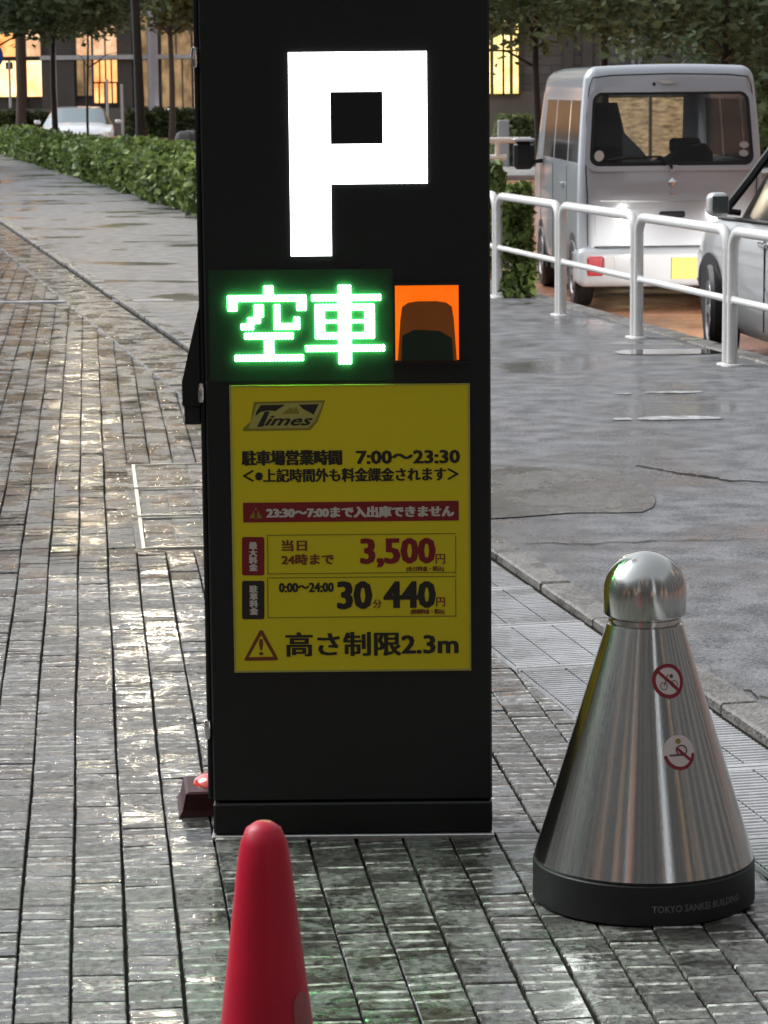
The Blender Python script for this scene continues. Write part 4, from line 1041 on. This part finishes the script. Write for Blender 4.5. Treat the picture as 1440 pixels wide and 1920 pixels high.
# far building at the end of the road, front face at d = 112
FD = 112.
fb = thing('lobby_building', 'long building with orange lit windows and white fascia at the road end', 'building', (0, FD, -.17))
def fx(px): return (px-720)/5145*FD
def fz(py): return 1.75 + (168-py)/46.0*1.0
bx('wall', fx(-420), fx(1000), 0, 25, .5, 9, 'darkwall', fb)
def win(px0, px1, py0, py1, m, mull=0, rows_=0, frame=True):
    x0, x1 = fx(px0), fx(px1); z1, z0 = fz(py0), fz(py1)
    w_ = bx('window', x0, x1, z0, z1, .38, .46, m, fb)
    f = MB(); e = .05
    f.box(x0-e, x1+e, .30, .47, z1, z1+e); f.box(x0-e, x1+e, .30, .47, z0-e, z0); f.box(x0-e, x0, .30, .47, z0, z1); f.box(x1, x1+e, .30, .47, z0, z1)
    for k in range(1, mull+1): xm = x0+(x1-x0)*k/(mull+1); f.box(xm-.03, xm+.03, .33, .379, z0, z1)
    for k in range(1, rows_+1): zm = z0+(z1-z0)*k/(rows_+1); f.box(x0, x1, .32, .378, zm-.03, zm+.03)
    f.build('window_frame', M['darkwall'], w_); return w_
win(-60, -14, 60, 176, 'warm'); win(-8, 3, 60, 176, 'warm')
win(12, 44, 62, 104, 'warm'); win(12, 44, 112, 177, 'warmy'); win(64, 90, 56, 104, 'peach'); win(64, 91, 112, 177, 'warmy')
win(156, 183, 62, 104, 'peach'); win(156, 183, 112, 176, 'brownglass', 1)
win(187, 230, 50, 104, 'peach', 1); win(187, 230, 112, 152, 'warm', 3); win(187, 205, 154, 190, 'warm', 1); win(212, 228, 154, 190, 'warm', 1)
win(262, 286, 20, 104, 'brownglass'); win(262, 286, 112, 200, 'brownglass', 1)
win(312, 366, 60, 103, 'brownglass', 1); win(312, 330, 112, 200, 'brownglass'); win(333, 366, 112, 200, 'brownglass', 1)
win(371, 420, 20, 215, 'peach', 1, 2)
for k, (px0, px1) in enumerate(((430, 500), (510, 580), (590, 660), (670, 740), (750, 820), (830, 910))): win(px0, px1, 112, 200, 'brownglass' if k % 2 else 'warm', 2)
for (px0, px1, m_) in ((8, 44, 'warm'), (60, 92, 'peach'), (100, 145, 'brownglass'), (156, 182, 'warm'), (187, 258, 'warmy'), (264, 284, 'peach'), (312, 366, 'brownglass'), (380, 430, 'warm'), (450, 520, 'brownglass'), (540, 600, 'peach')):
    win(px0, px1, -75, 14, m_, 2, 1)
for (px0, px1, m_) in ((8, 44, 'brownglass'), (60, 92, 'warm'), (100, 182, 'brownglass'), (187, 258, 'peach'), (312, 366, 'warm'), (380, 520, 'brownglass')):
    win(px0, px1, -190, -100, m_, 2, 1)
for fl in range(4):
    for k in range(9):
        if (k*5+fl*3) % 4: win(-40+k*100, 20+k*100, -370-fl*165, -290-fl*165, ('warm', 'brownglass', 'brownglass', 'peach')[(k+fl) % 4], 2)
fas = MB(); fas.box(fx(90), fx(420), .02, .30, fz(111), fz(103)); fas.build('fascia_beam', M['whitemetal'], fb)
for (p0, p1) in ((289, 308),):
    c_ = MB(); c_.lathe([((fx(p1)-fx(p0))/2, 0), ((fx(p1)-fx(p0))/2, fz(20))], 20, ((fx(p0)+fx(p1))/2, -.3, 0)); c_.build('column', M['column'], fb, smooth=True)
bx('beige_pier', fx(232), fx(258), 0, fz(10), .2, .49, 'darkwall', fb); bx('beige_pier', fx(92), fx(152), 0, fz(113), .1, .49, 'darkwall', fb)
bx('beige_pier', fx(46), fx(61), 0, fz(60), .2, .49, 'beigewall', fb); bx('beige_pier', fx(232), fx(262), fz(9), fz(-60), .1, .49, 'beigewall', fb)
bx('ledge', fx(-100), fx(430), 0, fz(200), -.4, .48, 'plinth', fb)
bx('cornice', fx(-422), fx(1002), 25, 25.5, .2, 9.2, 'beigewall', fb)
gl = MB(); gl.sphere((fx(331), -.8, fz(206)), .16, 8); gl.build('globe_lamp', mat('lit_globe', (.8, .8, .8), .3, emit=(1, .97, .85), es=2.0), fb, smooth='all')
# thin white posts in front
pst = None
for lab, px, py0 in (('slim white bollard post between the two yellow lit windows', 34, 112), ('taller of the two slim white posts right of the white car', 212, 150), ('shorter slim white post right of the white car', 239, 160)):
    x, y = XY(px, 108); h = 1.75 + (168-py0)/47.6
    t = thing('white_post', lab, 'post', (x, y, -.17), 0, 'slim white posts by the lobby building')
    MB().tube([(0, 0, 0), (0, 0, h)], .05, 8).build('pole', M['whitemetal'], t, smooth=True)
    if px == 34: MB().box(-.14, .14, -.03, .03, h-.32, h-.05, .01).build('small_sign', M['darkwall'], t)
    else: MB().lathe([(.06, h), (.06, h+.05), (.001, h+.08)], 8).build('post_cap', M['whitemetal'], t)
# blue sign disc at the left edge
x, y = XY(-3, 57)
t = thing('road_sign', 'blue round road sign cut by the left edge of the photo', 'road sign', (x, y, -.15))
MB().tube([(0, 0, 0), (0, 0, 3.1)], .03, 8).build('pole', M['pipe'], t, smooth=True)
MB().lathe([(.001, -.05), (.30, -.05), (.30, -.035), (.001, -.035)], 32, (0, 0, 2.45), 'y').build('sign_disc', M['bluesign'], t)
MB().prism([(-.03, 2.28), (.03, 2.28), (.03, 2.46), (.10, 2.46), (0, 2.63), (-.10, 2.46), (-.03, 2.46)], -.056, -.051).build('white_arrow', M['whitemetal'], t)
# covered scooter behind the hedge, beside the pillar
x, y = XY(360, 45)
t = thing('covered_scooter', 'dark grey covered scooter behind the hedge, half hidden by the sign', 'scooter', (x, y, -.15))
def sdef(p): 
    f_ = (p.z)/1.1; return Vector((p.x*(1-.45*f_**2) + .04*sin(p.z*6+p.y*3), p.y*(1-.25*f_**2), p.z + .03*sin(p.y*9)))
s_ = rbox_shell(grid(-.24, .24, .14, (), 6), grid(-.75, .75, .14, (), 10), grid(.10, 1.06, .14, (), 8), .14, sdef, lambda c: 'b'); weld(s_['b'].build('cover', M['jacket'], t))
for yy in (-.55, .55): wheel(t, (0, yy, .22), .22, .10, -1)
# right hand building
RD = 60.
rb = thing('tiled_building', 'grey brown tiled building with lit yellow windows, behind the van', 'building', (0, RD, -.17))
def rx(px): return (px-720)/5145*RD
def rz_(py): return 1.75 + (164-py)/86.0
bx('wall', rx(800), rx(2650), rz_(172), 12.5, .3, 9, 'brickwall', rb)
bx('stone_plinth', rx(798), rx(2652), 0, rz_(172), .2, 9.1, 'plinth', rb)
for (p0, p1) in ((1050, 1068), (1085, 1104)): bx('wall_panel', rx(p0), rx(p1), rz_(150), rz_(20), .18, .299, 'darkwall', rb)
def rwin(px0, px1, py0, py1, m, mull=0, rows_=0):
    x0, x1 = rx(px0), rx(px1); z1, z0 = rz_(py0), rz_(py1)
    w_ = bx('window', x0, x1, z0, z1, .16, .29, m, rb); f = MB(); e = .04
    f.box(x0-e, x1+e, .12, .298, z1, z1+e); f.box(x0-e, x1+e, .12, .298, z0-e, z0); f.box(x0-e, x0, .12, .298, z0, z1); f.box(x1, x1+e, .12, .298, z0, z1)
    for k in range(1, mull+1): xm = x0+(x1-x0)*k/(mull+1); f.box(xm-.035, xm+.035, .13, .158, z0, z1)
    for k in range(1, rows_+1): zm = z0+(z1-z0)*k/(rows_+1); f.box(x0, x1, .135, .157, zm-.02, zm+.02)
    f.build('window_frame', mat('olive_frame', (.16, .12, .03), .5) if 'olive_frame' not in bpy.data.materials else bpy.data.materials['olive_frame'], w_)
rwin(860, 938, 20, 176, 'yroom', 3, 1); rwin(941, 967, 20, 176, 'yroom', 1, 1)
rwin(1120, 1300, 186, 300, 'gold_glow', 1)  # glowing pane added behind the van so gold shows through its glass
[rwin(p_, p_+110, q_-100, q_, 'warm' if (p_+q_) % 3 == 0 else 'brownglass', 2) for p_ in (860, 1040, 1220, 1400, 1620, 1840, 2060, 2280, 2460) for q_ in (-240, -440, -640)]
rwin(1150, 1320, -120, -20, 'warm', 3); rwin(985, 1100, -140, -30, 'brownglass', 2)
for px in (1178, 1190): 
    MB().tube([(rx(px), .12, rz_(140)), (rx(px), .12, 12)], .045, 8).build('drain_pipe', M['pipe'], rb, smooth=True)
bx('parapet', rx(797), rx(2653), 12.5, 12.9, .1, 9.2, 'darkwall', rb)
MB().box(rx(921), rx(941), -2.2, -1.9, 0, rz_(222), .02).build('meter_box', M['pipe'], rb)
bx('planter', rx(941), rx(975), 0, .55, -1.5, -.9, 'darkwall', rb)
# pale pavement strip and a white rail beyond the road on the right
sp_ = MB(); sp_.box(1.2, 16, 52.5, 60.1, -.19, -.05, .02); sp_.build('far_pavement', M['cover'], kind='structure')
t = thing('far_railing', 'low white two bar railing across the road, left of the van mirror', 'railing', (1.0, 42.5, -.15))
for z in (.93, .67): MB().tube([(-.6, 0, z), (1.22 if z > .8 else .85, 0, z)], .045, 8).build('rail', M['whitepaint'], t, smooth=True)
for xx in (-.5, .72): MB().tube([(xx, 0, 0), (xx, 0, .93)], .045, 8).build('post', M['whitepaint'], t, smooth=True)
# street lamps whose light streaks the wet paving
def street_lamp(label, x, y, h, arm, adir=-1):
    t = thing('street_lamp', label, 'street lamp', (x, y, -.15), 0, 'lit street lamps over the road')
    MB().tube([(0, 0, 0), (0, 0, 1.2), (0, 0, h-.4), (adir*.12, 0, h-.08), (adir*.5, 0, h), (adir*arm, 0, h+.05)], [.075, .06, .05, .045, .04, .035], 8).build('pole', M['pipe'], t, smooth=True)
    hd = MB().box(min(adir*arm, adir*(arm+.6)), max(adir*arm, adir*(arm+.6)), -.14, .14, h, h+.12, .03).build('lamp_head', M['pipe'], t)
    MB().box(min(adir*(arm+.05), adir*(arm+.55)), max(adir*(arm+.05), adir*(arm+.55)), -.11, .11, h-.03, h-.002, .008).build('lamp_lens', M['lampglass'], t)
street_lamp('lit street lamp above the near hedge, its mast hidden by the sign', -2.2, 34, 6.45, .25)
street_lamp('lit street lamp farther up the road, its mast behind a tree trunk', -8.22, 70, 8.6, .15, 1)

# unseen blocks added behind the camera, gapped to shape the steel's reflections
def add_unseen_rear(label, x0, x1, y0, y1, h, seed):
    t = thing('unseen_rear_block', label, 'building', ((x0+x1)/2, y0, -.17)); w_ = (x1-x0)/2
    MB().box(-w_, w_, 0, y1-y0, 0, h).build('wall', M['unseen_wall'], t)
    r = random.Random(seed); n = max(1, int((x1-x0)/2.2))
    for fl in range(int(h/3.4)):
        for k in range(n):
            xa = -w_ + .3 + k*(2*w_-.3)/n; z_ = .9+fl*3.4
            MB().box(xa, xa+(2*w_-.3)/n-.4, y1-y0-.0+.002, y1-y0+.04, z_, z_+1.8).build('window', M['peach'] if r.random() < .12 else M['dglass'], t)
    return t
add_unseen_rear('unseen grey block added behind the camera, left of the narrow gap', -40, -8.1, -13.5, -12, 19, 1)
add_unseen_rear('unseen grey block added behind the camera between the two gaps', -7.0, 6.3, -13.5, -12, 19, 3)
add_unseen_rear('unseen grey block added behind the camera, right of the wide gap', 9.3, 40, -13.5, -12, 19, 2)
# unseen blocks added beside the camera to darken the steel's reflections
def flank(label, x0, x1, y0, y1, h):
    t = thing('unseen_side_block', label, 'building', ((x0+x1)/2, y0, -.17)); w_ = (x1-x0)/2
    MB().box(-w_, w_, 0, y1-y0, 0, h).build('wall', M['unseen_wall'], t)
    sx = w_ if x0 < 0 else -w_; d_ = .04 if x0 < 0 else -.04
    for fl in range(int(h/3.4)):
        for k in range(int((y1-y0)/4)):
            MB().box(min(sx+d_*.05, sx+d_), max(sx+d_*.05, sx+d_), 1+k*4, 3.8+k*4, .9+fl*3.4, 2.8+fl*3.4).build('window', M['peach'] if (k*7+fl*3) % 11 == 0 else M['dglass'], t)
flank('unseen grey block added along the left side of the plaza, outside the photo', -44, -26, -10, 40, 15)
flank('unseen grey block added along the right side of the road, outside the photo', 19, 34, -10, 44, 15)
